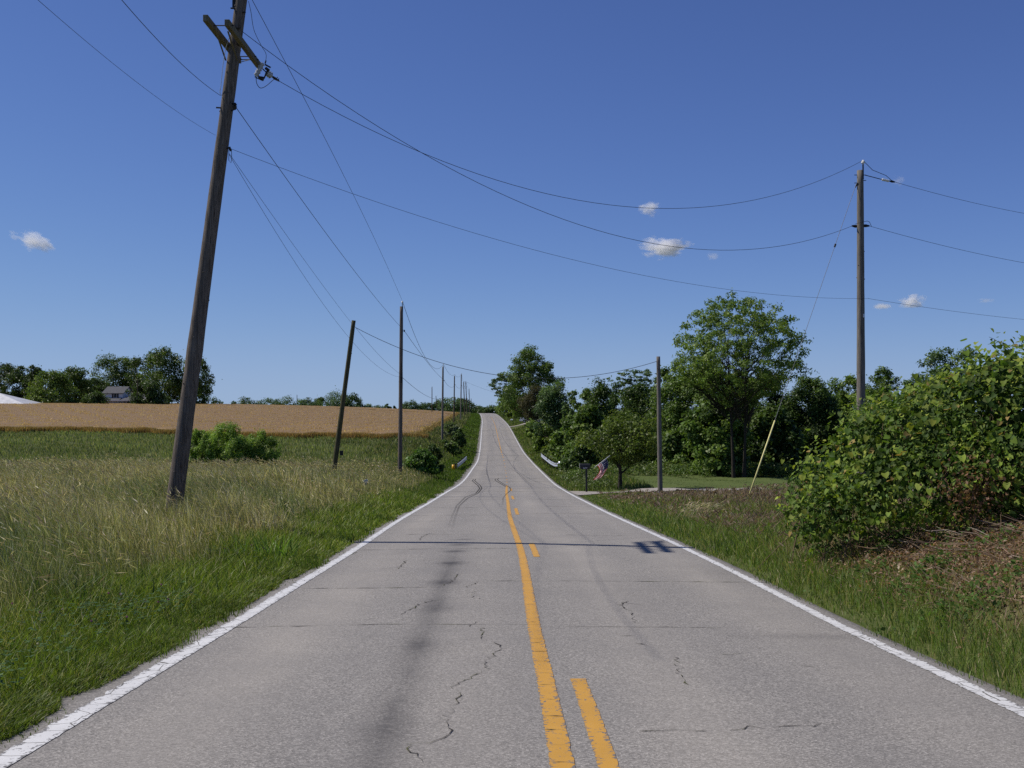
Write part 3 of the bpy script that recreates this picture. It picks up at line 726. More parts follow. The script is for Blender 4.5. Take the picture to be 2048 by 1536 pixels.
# ================================================================== TREES AND SHRUBS
def tubes_np(paths, radii, sides=5):
    """many tapered limbs at once -> verts, quads"""
    Vs, Qs, n = [], [], 0
    for p, rad in zip(paths, radii):
        p = np.asarray(p, float); k = len(p)
        t = np.gradient(p, axis=0); t /= np.linalg.norm(t, axis=1)[:,None]+1e-9
        ref = np.where(np.abs(t[:, :1]) < .8, np.array([[1.,0,0]]), np.array([[0,1.,0]]))
        u = ref - t*(ref*t).sum(1)[:,None]; u /= np.linalg.norm(u,axis=1)[:,None]+1e-9; w = np.cross(t,u)
        a = np.arange(sides)*2*np.pi/sides
        ring = p[:,None,:] + np.asarray(rad)[:,None,None]*(np.cos(a)[None,:,None]*u[:,None,:] + np.sin(a)[None,:,None]*w[:,None,:])
        Vs.append(ring.reshape(-1,3))
        i = np.arange(k-1)[:,None]*sides; j = np.arange(sides)[None,:]; j2 = (j+1) % sides
        Qs.append(np.stack([i+j, i+j2, i+sides+j2, i+sides+j],-1).reshape(-1,4)+n); n += k*sides
    return np.concatenate(Vs), np.concatenate(Qs)
def leaf_cards(P, Nrm, size, C, r, asp=.55, fold=.18):
    n = len(P)
    Nrm = Nrm/(np.linalg.norm(Nrm,axis=1)[:,None]+1e-9)
    a = r.normal(0,1,(n,3)); a -= Nrm*(a*Nrm).sum(1)[:,None]; a /= np.linalg.norm(a,axis=1)[:,None]+1e-9
    b = np.cross(Nrm,a); s = size[:,None]
    V = np.stack([P-a*s*.5, P+b*s*asp*.5+Nrm*s*fold*.5, P+a*s*.5, P-b*s*asp*.5+Nrm*s*fold*.5],1).reshape(-1,3)
    return V, (np.arange(n)*4)[:,None]+np.array([[0,1,2,3]]), np.repeat(C,4,0)
def prof(shape, h):
    h = np.clip(h,0,1)
    if shape == 'round': return np.sqrt(np.clip(1-(2*h-1)**2,0,1))
    if shape == 'oval': return np.clip(np.sin(np.pi*h**.85),0,1)**.55
    if shape == 'cone': return (1-h)**.75*(.75+.25*sstep(0,.12,h))
    if shape == 'dome': return np.sqrt(np.clip(1-h**2.2,0,1))*(.82+.18*sstep(0,.2,h))
    if shape == 'fan': return np.clip(.30+1.0*sstep(0,.42,h),0,1)*np.sqrt(np.clip(1-np.clip((h-.40)/.60,0,1)**2.3,0,1))
    if shape == 'flat': return (.25+.75*sstep(.25,.75,h))*(1-.35*sstep(.9,1,h))
    return 1+0*h
TREE_SEED = [0]
G_MID = [(0.100,0.159,0.029),(0.140,0.207,0.041),(0.067,0.112,0.023)]
G_LIGHT = [(0.146,0.217,0.037),(0.189,0.262,0.051),(0.104,0.165,0.030)]
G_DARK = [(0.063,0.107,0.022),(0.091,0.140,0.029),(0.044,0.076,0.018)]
G_BLUE = [(0.088,0.144,0.046),(0.120,0.181,0.059),(0.059,0.104,0.034)]
G_BROWN = [(0.076,0.071,0.032),(0.104,0.095,0.041),(0.051,0.051,0.024)]
G_ORCH = [(.10,.145,.022),(.14,.185,.03),(.07,.105,.017)]
G_YEL = [(0.152,0.207,0.024),(0.207,0.256,0.039),(0.104,0.152,0.020)]
def tree(name, label, px, d, top, w, n=6000, leaf=.30, pal_=G_MID, shape='round', cb=.18, clumps=60, cr=.20, depth=1.0,
         group=None, trunk=.16, cat='tree', base=None, limbs=10, spread=.45, asp=.55, twig=True, gz=None, lean=0.0, up=.5, flatc=.8, stems=None, lobe=1.0):
    TREE_SEED[0] += 1; r = np.random.default_rng(900+TREE_SEED[0])
    x0 = at(px,HZ,d)[0]; z0 = float(ground(x0,d)) if gz is None else gz
    zt = at(px,top,d)[2]; H = zt-z0; R = w/2/F*d
    root = thing(name,label,cat,(x0,d,z0-.05),group)
    # clump centres inside a lobed envelope
    ph = r.uniform(0,6.28,6); am = r.uniform(.06,.16,6)
    K = clumps
    u = r.uniform(0,1,K*3); th = r.uniform(0,2*np.pi,K*3)
    pr = prof(shape,u); keep = r.uniform(0,1,K*3) < .18+.82*pr; u,th,pr = u[keep][:K],th[keep][:K],pr[keep][:K]; K = len(u)
    lob = 1+lobe*sum(am[i]*np.sin((i+1)*th+ph[i]+u*3*(i-2)) for i in range(6))
    rad = R*pr*lob*r.uniform(.10,1,K)**spread*(1-cr*.5)
    cx = rad*np.cos(th)+lean*R*u; cy = rad*np.sin(th)*depth; cz = H*(cb+(1-cb)*u*(1-cr*.35)+r.normal(0,.012,K))
    Cc = np.stack([cx,cy,cz],1)+np.array([x0,d,z0])
    crr = R*cr*r.uniform(.65,1.35,K)
    # leaves
    wts = crr**2; ci = r.choice(K,n,p=wts/wts.sum())
    g = r.normal(0,1,(n,3)); g /= np.linalg.norm(g,axis=1)[:,None]; g *= (r.uniform(0,1,n)**.42)[:,None]
    P = Cc[ci]+g*crr[ci][:,None]*np.array([1,1,flatc])
    stray = r.uniform(0,1,n) < (.18 if d < 200 else .08); P[stray] += r.normal(0,1,(stray.sum(),3))*(crr[ci][stray]*.38)[:,None]
    # stretch to the height and width the tree really has
    zq = np.quantile(P[:,2],.996); kz = (zt-z0-H*cb*.6)/(zq-z0-H*cb*.6)
    xa_,xb_ = np.quantile(P[:,0],[.006,.994]); kx = 2*R/(xb_-xa_); xm_ = (xa_+xb_)/2
    for A_ in (P,Cc):
        A_[:,2] = z0+H*cb*.6+(A_[:,2]-z0-H*cb*.6)*kz; A_[:,0] = x0+(A_[:,0]-xm_)*kx; A_[:,1] = d+(A_[:,1]-d)*kx
    P[:,2] = np.maximum(P[:,2],z0+.05)
    cx,cy = Cc[:,0]-x0,Cc[:,1]-d
    axis = np.array([x0,d,z0+H*(cb+.4*(1-cb))])
    outw = P-axis; outw /= np.linalg.norm(outw,axis=1)[:,None]+1e-9
    Nn = r.normal(0,.75,(n,3))+outw*.45+g*.5+np.array([0,0,up])
    palm = np.array(pal_); base_c = palm[r.choice(len(palm),K,p=[.5,.3,.2])]*r.uniform(.85,1.18,(K,1))
    C = base_c[ci]*r.uniform(.78,1.25,(n,1))*r.uniform(.93,1.07,(n,3))
    V,Q,CC = leaf_cards(P,Nn,leaf*r.uniform(.6,1.25,n),C,r,asp)
    mesh_np('crown',V,Q,None,CC,M['leaf'],root)
    # wood
    paths,rads = [],[]
    stem_x = stems or [0.0]
    tops = []
    for sx in stem_x:
        hh = H*(cb+.62*(1-cb)); k = 7; tt = np.linspace(0,1,k)
        bend = r.normal(0,.02*H,(2,))
        p = np.stack([x0+sx+bend[0]*tt**2+lean*R*tt*.6+(sx*.9)*tt, d+bend[1]*tt**2+0*tt, z0-.1+hh*tt],1)
        rr = trunk*(1-.78*tt)*(1+.35*np.exp(-tt*14)); paths.append(p); rads.append(rr); tops.append((p,rr,hh))
    order = r.permutation(K)[:limbs]
    limbp = []
    for i in order:
        p,rr,hh = tops[i % len(tops)]
        tz = np.clip((Cc[i,2]-z0-.35*np.hypot(cx[i],cy[i])-.12*H)/hh,.18,.95)
        j = tz*(len(p)-1); a = p[int(j)]+(p[min(int(j)+1,len(p)-1)]-p[int(j)])*(j-int(j))
        tt = np.linspace(0,1,6)[:,None]; mid = a*.55+Cc[i]*.45+np.array([0,0,-.04*H])
        q = (1-tt)**2*a+2*tt*(1-tt)*mid+tt**2*Cc[i]
        r0 = trunk*(1-.75*tz)*.6
        paths.append(q); rads.append(r0*(1-.82*tt[:,0])); limbp.append((q,r0))
    if twig and limbp:
        ends = np.array([q[-1] for q,_ in limbp])
        for i in range(K):
            if i in set(order.tolist()): continue
            j = np.argmin(((ends-Cc[i])**2).sum(1)); q,r0 = limbp[j]
            a = q[r.integers(1,4)]; tt = np.linspace(0,1,4)[:,None]
            mid = (a+Cc[i])/2+r.normal(0,.03*H,3)
            paths.append((1-tt)**2*a+2*tt*(1-tt)*mid+tt**2*Cc[i]); rads.append(r0*.42*(1-.8*tt[:,0]))
    V,Q = tubes_np(paths,rads,6 if d < 100 else 4)
    mesh_np('trunk',V,Q,None,None,M['bark'],root,smooth=True)
    return root

def shrub(name,label,px,d,top,w,bottom=None,**k):
    k.setdefault('shape','dome'); k.setdefault('cb',.06); k.setdefault('trunk',.05); k.setdefault('cat','shrub'); k.setdefault('clumps',45); k.setdefault('limbs',7)
    return tree(name,label,px,d,top,w,**k)

# ---- right hand side, near to far
tree('ash_tree','tall round topped tree with airy crown and visible branches, tallest on the right side',1478,66,597,258,n=27000,leaf=.20,pal_=G_LIGHT,shape='fan',cb=.41,clumps=640,cr=.07,spread=.46,lobe=.3,trunk=.105,limbs=46,stems=[-.35,.3],asp=.42,up=.3,flatc=.75)
tree('orchard_tree','small low forked tree on the mown lawn just right of the flag',1240,54,822,160,n=11000,leaf=.15,pal_=G_ORCH,shape='oval',cb=.36,clumps=120,cr=.2,trunk=.115,limbs=12,spread=.5)
GW = 'trees behind the mown lawn'
tree('leafy_tree','broad dense tree standing directly left of the round topped airy tree',1392,76,738,168,n=34000,leaf=.20,pal_=G_MID,clumps=120,cr=.2,group=GW,cb=.08,shape='oval')
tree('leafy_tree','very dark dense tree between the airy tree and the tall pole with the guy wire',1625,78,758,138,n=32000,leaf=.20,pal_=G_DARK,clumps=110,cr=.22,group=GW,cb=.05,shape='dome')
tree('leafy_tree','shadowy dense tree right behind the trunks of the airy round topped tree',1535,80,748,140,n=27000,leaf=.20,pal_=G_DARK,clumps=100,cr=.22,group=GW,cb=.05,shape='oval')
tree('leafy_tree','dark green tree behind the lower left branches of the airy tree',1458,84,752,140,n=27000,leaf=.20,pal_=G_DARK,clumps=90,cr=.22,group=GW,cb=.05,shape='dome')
tree('leafy_tree','lighter green tree peeping out right behind the thin bare pole on the lawn edge',1338,92,738,74,n=9000,leaf=.25,pal_=G_MID,clumps=60,cr=.24,group=GW,cb=.1,shape='oval')
tree('locust_tree','thin flat topped tree with layered sprays of leaves above the orchard tree',1270,112,740,96,n=7000,leaf=.22,pal_=G_BLUE,shape='flat',cb=.40,clumps=170,cr=.11,trunk=.15,limbs=14,flatc=.32,up=.9,spread=.5)
tree('pointed_tree','dark tree with a pointed peak left of the flat topped tree',1198,98,762,92,n=15000,leaf=.23,pal_=G_DARK,shape='cone',cb=.05,clumps=130,cr=.24)
tree('leafy_tree','dark rounded tree filling the gap left of the pointed dark tree',1168,102,780,76,n=13000,leaf=.23,pal_=G_MID,clumps=110,cr=.2,group=GW,cb=.05,shape='oval')
tree('leafy_tree','dark tree under the flat topped tree',1285,100,770,124,n=15000,leaf=.25,pal_=G_DARK,clumps=130,cr=.18,group=GW,cb=.02,shape='dome')
tree('leafy_tree','dark tree filling the gap between the pointed tree and the flat topped tree',1238,108,770,96,n=13000,leaf=.26,pal_=G_DARK,clumps=130,cr=.18,group=GW,cb=.02,shape='dome')
tree('leafy_tree','green tree closing the view just right of the very dark dense tree',1668,96,762,100,n=12000,leaf=.27,pal_=G_MID,clumps=70,cr=.24,group=GW,cb=.02,shape='dome')
GR = 'trees lining the right side of the far road'
tree('roadside_tree','tall upright tree at the right of the far road, highest of the roadside trees',1063,215,696,112,n=26000,leaf=.40,pal_=G_MID,shape='oval',cb=.06,clumps=190,cr=.16,trunk=.22,limbs=14,group=GR,spread=.5)
tree('roadside_tree','bluish green tree bulging towards the road below the tall upright tree',1110,128,766,88,n=15000,leaf=.30,pal_=G_BLUE,shape='dome',cb=.04,clumps=95,cr=.24,group=GR)
tree('cedar_tree','brownish dark cedar in front of the tall upright roadside tree',1066,190,772,56,n=15000,leaf=.30,pal_=G_BROWN,shape='oval',cb=.2,clumps=80,cr=.30,asp=.3)
tree('roadside_tree','thin leaning tree reaching out over the right of the road near the crest',1014,330,748,66,n=4600,leaf=.6,pal_=G_BLUE,shape='round',cb=.18,clumps=75,cr=.17,trunk=.15,limbs=16,group=GR,lean=-.45,flatc=.5)
tree('roadside_tree','low green tree beneath the thin leaning tree near the crest',1024,340,785,62,n=5000,leaf=.6,pal_=G_LIGHT,shape='dome',cb=.02,clumps=60,cr=.25,group=GR)
tree('bare_tree','small half bare tree with fine twigs left of the tall upright tree',1030,260,742,34,n=500,leaf=.3,pal_=G_BROWN,shape='fan',cb=.35,clumps=70,cr=.1,trunk=.09,limbs=16)
tree('roadside_tree','thin open tree right of the bluish roadside tree',1146,122,783,44,n=2600,leaf=.3,pal_=G_BLUE,shape='oval',cb=.2,clumps=50,cr=.2,group=GR)
GS = 'shrubs between the road and the lawn'
for (px,d,top,w,pl,nn,lab) in ((1144,94,842,70,G_MID,7000,'big green shrub right below the bluish roadside tree'),(1178,84,815,88,G_MID,8000,'tall leafy shrub above the black mailbox'),
        (1122,108,866,46,G_LIGHT,5000,'pale green shrub behind the far end of the right guardrail'),(1160,74,890,70,G_DARK,5000,'dark low shrub just behind the black mailbox'),(1212,78,848,80,G_DARK,7000,'dark shrub behind the flag'),
        (1300,82,838,84,G_MID,7000,'mid green shrub between the orchard tree and the thin bare pole'),(1360,74,862,80,G_MID,7000,'leafy shrub at the lawn edge right of the thin bare pole'),(1425,73,872,72,G_MID,6000,'leafy shrub at the lawn edge left of the two trunks'),
        (1500,78,862,86,G_DARK,6500,'shaded shrub at the lawn edge behind the two trunks'),(1432,69,802,120,G_MID,9000,'tall leafy undergrowth shrub left of the two trunks of the airy tree'),(1545,71,815,100,G_DARK,8000,'dark undergrowth shrub just right of the two trunks of the airy tree'),(1575,76,868,84,G_DARK,6500,'shaded shrub right of the yellow guy wire guard'),(1255,76,872,70,G_DARK,6000,'dark shrub behind the trunk of the orchard tree'),
        (1088,130,850,40,G_LIGHT,4000,'pale roadside shrub below the brownish cedar'),(1068,168,842,30,G_LIGHT,3000,'small pale roadside shrub beside the far white pickup'),(1026,290,818,26,G_YEL,2600,'yellow green roadside shrub on the right just before the crest'),
        (1106,118,874,36,G_YEL,3000,'yellow green brush sloping down to the right guardrail')):
    shrub('shrub',lab,px,d,top,w,n=int(nn*1.5),leaf=.2+.0015*d,pal_=pl,cr=.27,group=GS)
GB = 'distant trees beyond the vine thicket'
tree('far_tree','feathery mid green tree left of the tall pole with the guy wire',1700,88,754,84,n=12000,leaf=.22,pal_=G_LIGHT,clumps=120,cr=.18,group=GB,cb=.02,shape='dome')
tree('far_tree','open topped tree right of the tall pole with the guy wire',1765,100,737,80,n=9000,leaf=.24,pal_=G_MID,clumps=130,cr=.17,group=GB,cb=.1,shape='oval')
tree('far_tree','small rounded tree between the tall pole and the larger far tree',1822,110,762,60,n=6000,leaf=.26,pal_=G_BLUE,clumps=45,cr=.24,group=GB,cb=.1,shape='oval')
tree('far_tree','large bluish tree rising behind the vine thicket at far right',1902,105,699,150,n=17000,leaf=.28,pal_=G_BLUE,clumps=170,cr=.15,group=GB,cb=.12,shape='round',trunk=.25,limbs=16)
tree('far_tree','tree crown just above the vine thicket near the right frame edge',1992,108,722,74,n=7000,leaf=.28,pal_=G_BLUE,clumps=55,cr=.22,group=GB,cb=.1,shape='round')
tree('far_tree','wide dark tree forming the wooded line right behind the tall pole',1752,118,754,150,n=14000,leaf=.28,pal_=G_DARK,clumps=140,cr=.15,group=GB,cb=.0,shape='dome')
tree('far_tree','wide green tree in the wooded line under the large bluish tree',1850,122,764,140,n=13000,leaf=.28,pal_=G_MID,clumps=130,cr=.16,group=GB,cb=.0,shape='dome')
tree('far_tree','pale bushy tree in front of the open topped tree by the tall pole',1745,76,790,96,n=6000,leaf=.26,pal_=G_LIGHT,clumps=70,cr=.24,group=GB,cb=.04,shape='dome')

# ---- left: bushes in the swale and by the guardrail
GL = 'bushes on the left of the road'
shrub('bush','middle and tallest hump of the feathery willow bushes by the front pole',450,58,848,108,n=20000,leaf=.14,pal_=[(.20,.31,.05),(.25,.36,.07),(.14,.23,.035)],cr=.15,shape='round',cb=-.25,flatc=1.3,clumps=130,group=GL,asp=.3,spread=.6)
shrub('bush','left low hump of the feathery willow bushes, half behind the leaning front pole',402,57,862,74,n=13000,leaf=.15,pal_=[(.20,.31,.05),(.24,.35,.065),(.14,.23,.035)],cr=.15,shape='round',cb=-.25,flatc=1.3,clumps=130,group=GL,asp=.3)
shrub('bush','right hump of the feathery willow bushes with a dark right side',508,59,864,92,n=15000,leaf=.15,pal_=[(.18,.28,.048),(.23,.335,.06),(.12,.20,.035)],cr=.15,shape='round',cb=-.25,flatc=1.3,clumps=130,group=GL,asp=.3)
shrub('bush','dense dark green bush at the foot of the upright pole nearest the road dip',846,70,899,60,n=9000,leaf=.19,pal_=[(.09,.17,.026),(.125,.21,.034),(.06,.115,.022)],cr=.26,group=GL)
shrub('bush','small dark bush behind the left guardrail end',868,76,890,36,n=4000,leaf=.19,pal_=G_DARK,cr=.28,group=GL)
shrub('bush','flowering pale bush on the bank below the far row of poles',904,150,848,36,n=4000,leaf=.30,pal_=[(.10,.145,.045),(.20,.24,.12),(.06,.095,.026)],cr=.26,group=GL)
shrub('bush','dark bush on the bank between the flowering bush and the left guardrail',918,140,858,28,n=3000,leaf=.28,pal_=G_DARK,cr=.28,group=GL)
shrub('bush','weedy green bush on the bank just above the left guardrail',905,116,884,34,n=3000,leaf=.25,pal_=G_MID,cr=.28,group=GL)
shrub('bush','weedy green clump left of the flowering bush on the bank',888,128,880,30,n=2500,leaf=.25,pal_=G_MID,cr=.28,group=GL)

# ---- farmstead trees
GF = 'trees around the white farmhouse'
for (px,top,w,d,pl,sh,nn,lab) in (
   (8,728,56,330,G_DARK,'oval',2600,'dark tree at the far left frame edge behind the metal roofed barn'),(44,733,46,325,G_DARK,'oval',2400,'dark narrow tree second from the left frame edge'),
   (70,732,40,320,G_DARK,'oval',2300,'dark narrow tree above the small red roofed shed'),(106,743,72,285,G_LIGHT,'dome',3600,'lighter green round tree behind the short grey yard pole'),
   (150,736,64,310,G_MID,'oval',3200,'dark tree between the light green tree and the farmhouse'),(182,757,50,320,G_DARK,'oval',2200,'lower dark tree just left of the farmhouse trees'),
   (228,711,78,335,G_MID,'oval',3600,'tall tree right behind the white farmhouse'),(258,716,50,338,G_MID,'round',2200,'open crowned tree behind the right gable of the farmhouse'),
   (290,707,56,326,G_DARK,'oval',3000,'narrow tall tree right of the farmhouse'),(338,696,88,318,G_MID,'oval',4600,'tallest farm tree, just left of the leaning front pole'),
   (388,714,62,315,G_MID,'oval',3200,'farm tree peeking out right of the leaning front pole'),(300,764,64,292,G_DARK,'dome',3000,'low dark tree beneath the tallest farm tree')):
    tree('farm_tree',lab,px,d,top,w*1.3,n=int(nn*2.6),leaf=.62,pal_=[tuple(v*.8 for v in q) for q in pl],shape=sh,cb=.0,clumps=75,cr=.22,group=GF,trunk=.3,limbs=8,twig=False,spread=.5)
for (px,top,w,d,pl,lab) in ((192,783,46,284,G_DARK,'dark rounded bush in front of the left end of the farmhouse'),(140,795,40,288,G_MID,'low wide bush between the yard pole and the farmhouse')):
    shrub('yard_bush',lab,px,d,top,w,n=3500,leaf=.5,pal_=pl,cr=.28,group='yard bushes of the farmhouse')
# ---- the tree line on the horizon, each with its own outline
rr_ = np.random.default_rng(55)
GH = 'small trees on the horizon beyond the wheat'
line = [(418,792,34),(440,803,18),(466,803,20),(500,795,36),(524,799,28),(546,797,32),(571,793,42),(598,799,28),(620,797,36),(646,795,32),(664,798,26),(682,781,48),(700,787,30),(720,807,26),(741,809,30),(757,811,22),(775,808,13),
        (786,812,9),(808,807,20),(828,801,34),(852,806,22),(871,802,30),(888,806,20),(905,795,42),(921,797,30),(941,804,26),(956,812,26),(971,815,24),(985,811,30)]
where = ['rightmost of the farm trees','leaning front pole','leaning front pole','wheat left of the mid field','wheat','wheat','wheat','wheat','wheat','wheat','big round horizon tree','','','short leaning pole']
kinds = ['bushy','rounded','ragged','spreading','pointed','low']
def hl(i,px,w):
    if i == 11: return 'biggest round tree on the wheat horizon, left behind the short leaning pole'
    near = [(352,'the leaning front pole'),(466,'the gap in the tree line'),(571,'the middle of the wheat horizon'),(690,'the short leaning pole'),(803,'the upright pole by the dip'),(864,'the thin field pole'),(886,'the third roadside pole'),(922,'the far row of poles'),(975,'the road crest')]
    k = min(near,key=lambda q: abs(q[0]-px)); side = 'left of' if px < k[0]-6 else ('right of' if px > k[0]+6 else 'straight behind')
    size = 'tiny' if w < 20 else ('small' if w < 30 else 'wide')
    order = ['first','second','third','fourth','fifth','sixth','seventh']
    key = (k[1],side); hl.n[key] = hl.n.get(key,0)+1
    return f'{size} horizon tree {side} {k[1]}, {order[hl.n[key]-1]} from left'
hl.n = {}
for i,(px,top,w) in enumerate(line):
    tree('horizon_tree',hl(i,px,w),px,rr_.uniform(480,600),top,w*1.45,n=2400 if w < 30 else 4200,leaf=.72,pal_=G_BLUE if i % 3 else G_DARK,shape=['oval','dome','round'][i % 3],cb=.04,clumps=36,cr=.27,group=GH,trunk=.25,limbs=5,twig=False)

# ---- undergrowth at the back of the lawn and along the right road bank: nobody could count it
r = np.random.default_rng(301)
def brush(n, xs, ys_, hmax, leaf, pal_, clump=.5):
    m = max(8, n//45); cx = xs(m); cy = ys_(m); ok = r.integers(0,m,n)
    x = np.maximum(cx[ok]+r.normal(0,clump*.5,n),XC(cy[ok])+3.6); y = cy[ok]+r.normal(0,clump*.5,n); hh = hmax*r.uniform(.5,1.1,m)
    z = ground(x,y)+hh[ok]*r.uniform(0,1,n)**.7
    pm = np.array(pal_); C = pm[r.choice(len(pm),m)][ok]*r.uniform(.75,1.25,(n,1))
    return leaf_cards(np.stack([x,y,z],1), r.normal(0,.7,(n,3))+np.array([0,-.2,.6]), leaf*r.uniform(.6,1.3,n), C, r)
def mk(*a):
    v,q,c = brush(*a); return (v,q,None,c)
parts = [mk(16000,lambda m: r.uniform(3.5,26,m)+XC(73),lambda m: r.uniform(66.5,75,m),.85,.17,[(.10,.155,.03),(.12,.18,.045),(.07,.115,.024),(.15,.18,.06)]),
         mk(9000,lambda m: r.uniform(4.9,10,m)-.8,lambda m: r.uniform(80,128,m),.9,.24,[(.09,.14,.028),(.12,.16,.04),(.07,.11,.022)],.8),
         mk(7000,lambda m: r.uniform(6.6,10,m)-2.0,lambda m: r.uniform(128,175,m),.9,.36,[(.10,.15,.03),(.12,.16,.035),(.07,.11,.022)],1.2),
         mk(5000,lambda m: r.uniform(3.9,5.2,m),lambda m: r.uniform(54,70,m),.4,.13,[(.09,.13,.028),(.12,.15,.045),(.07,.10,.024)],.5)]
V,Q,T,C = join(parts)
tag(mesh_np('undergrowth',V,Q,None,C,M['leaf']),kind='stuff')

# ================================================================== VINE THICKET on the right bank
r = np.random.default_rng(404)
def heart(P,Nrm,size,C,r,droop):
    """grape leaves: an eight-point heart blade folded along its midrib"""
    n = len(P); Nrm = Nrm/(np.linalg.norm(Nrm,axis=1)[:,None]+1e-9)
    a = droop-Nrm*(droop*Nrm).sum(1)[:,None]; a /= np.linalg.norm(a,axis=1)[:,None]+1e-9; b = np.cross(Nrm,a); s = size[:,None]
    out = [(0,0,0),(.42,-.16,.10),(.52,.18,.13),(.33,.62,.07),(0,1.0,-.06),(-.33,.62,.07),(-.52,.18,.13),(-.42,-.16,.10)]
    V = np.stack([P+b*s*q[0]+a*s*q[1]+Nrm*s*q[2] for q in out],1).reshape(-1,3)
    k = (np.arange(n)*8)[:,None]
    Q = np.concatenate([k+np.array([[0,1,2,3]]),k+np.array([[0,5,6,7]])]); T = np.concatenate([k+np.array([[0,3,4]]),k+np.array([[0,4,5]])])
    return V,Q,T,np.repeat(C,8,0)
EL = [(2090,850,13.2,1.15,1.1,1.0),(1990,838,13.4,.85,.9,.72),(1905,868,13.8,.80,.9,.70),(1815,885,14.4,.75,.9,.56),(1750,905,15.0,.60,.8,.60),(1672,948,15.6,.50,.7,.44),(1625,1000,15.4,.34,.5,.46),
      (1632,1035,14.6,.32,.4,.30),(1695,1005,14.2,.42,.5,.36),(1800,975,13.6,.66,.7,.44),(1900,955,13.1,.66,.7,.46),(2000,945,12.9,.72,.7,.52),(2090,940,12.8,.85,.8,.56),(1950,1000,13.0,.5,.5,.34),(2050,1000,12.9,.5,.5,.34),(2150,850,14.6,1.4,1.2,1.15),(1990,815,15.0,1.0,1.0,.62),(1850,860,15.4,.9,.9,.52),
      (2230,900,13.4,1.2,1.2,1.2)]
cen = np.array([at(e[0],e[1],e[2]) for e in EL]); radi = np.array([e[3:] for e in EL])
def vine_pts(n, shrink, jit):
    w = (radi[:,0]*radi[:,2]); i = r.choice(len(EL),n,p=w/w.sum())
    g = r.normal(0,1,(n,3)); g /= np.linalg.norm(g,axis=1)[:,None]
    P = cen[i]+g*radi[i]*shrink*(1+.10*np.sin(g[:,:1]*9+i[:,None]))+r.normal(0,jit,(n,3))
    # drop what lies deep inside another lump or under the ground
    dmin = np.full(n,9.)
    for c,q in zip(cen,radi): dmin = np.minimum(dmin,np.linalg.norm((P-c)/q,axis=1))
    k = (dmin > shrink*.80) & (P[:,2] > ground(P[:,0],P[:,1])+.03)
    return P[k],g[k]/radi[i][k]
pc = thing('vine_thicket','large thicket smothered in broad grape vine leaves on the right bank beside the road','bush',(6.6,13.6,float(ground(6.6,13.6))))
P,g = vine_pts(30000,1.0,.11)
kk_ = (np.sin(P[:,0]*5.1+P[:,2]*3.3)+np.sin(P[:,2]*6.7-P[:,1]*4.1+1)+np.sin((P[:,0]-P[:,2])*9.3+2))/3 + r.normal(0,.22,len(P)) > -.28; P,g = P[kk_],g[kk_]; n = len(P)
g /= np.linalg.norm(g,axis=1)[:,None]
tone_ = patch(P[:,0]*3,P[:,2]*4+P[:,1],1.2,.7)
C = pal(n,[(.125,.19,.026),(.19,.26,.036),(.06,.105,.019),(.28,.33,.052),(.30,.22,.07)],[4,3.2,3.6,2,.5],r,.3)*(1+.22*tone_)[:,None]
v1 = heart(P,g*.55+np.array([-.1,-.2,.55])+r.normal(0,.48,(n,3)),(.03+.068*r.uniform(0,1,n)**1.4),C,r,np.array([0,-.25,-1.])+r.normal(0,.5,(n,3)))
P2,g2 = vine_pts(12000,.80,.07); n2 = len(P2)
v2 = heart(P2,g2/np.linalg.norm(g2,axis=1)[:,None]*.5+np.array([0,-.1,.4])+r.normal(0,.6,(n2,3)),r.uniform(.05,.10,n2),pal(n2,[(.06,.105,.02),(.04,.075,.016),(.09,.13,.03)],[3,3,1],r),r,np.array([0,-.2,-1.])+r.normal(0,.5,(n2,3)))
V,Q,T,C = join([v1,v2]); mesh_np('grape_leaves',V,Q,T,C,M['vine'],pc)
# small-leaved creeper mixed in low down at the left and middle
P3,g3 = vine_pts(52000,1.02,.09); lowk = (proj(P3)[1] > 930+70*patch(P3[:,0]*2,P3[:,2]*3)) | (patch(P3[:,0]*2.2,P3[:,2]*3.3,1.,4.) > .22); P3,g3 = P3[lowk],g3[lowk]; n3 = len(P3)
V,Q,C = leaf_cards(P3,g3/np.linalg.norm(g3,axis=1)[:,None]*.6+r.normal(0,.6,(n3,3))+np.array([0,0,.4]),r.uniform(.03,.065,n3),pal(n3,[(.08,.14,.03),(.11,.185,.038),(.16,.22,.045),(.06,.105,.024)],[3,3,2,2],r),r,.5)
mesh_np('creeper_leaves',V,Q,None,C,M['vine'],pc)
paths,rads = [],[]
for k in range(120):
    i = r.integers(0,len(EL)); x,y = cen[i,0]+r.normal(0,.4),cen[i,1]+r.normal(0,.3); a = np.array([x,y,float(ground(x,y))])
    j = r.integers(0,len(EL)); b = cen[i]+r.normal(0,.3,3)*radi[i]
    tt = np.linspace(0,1,7)[:,None]; mid = (a+b)/2+r.normal(0,.12,3)
    paths.append((1-tt)**2*a+2*tt*(1-tt)*mid+tt**2*b); rads.append(np.full(7,r.uniform(.003,.009)))
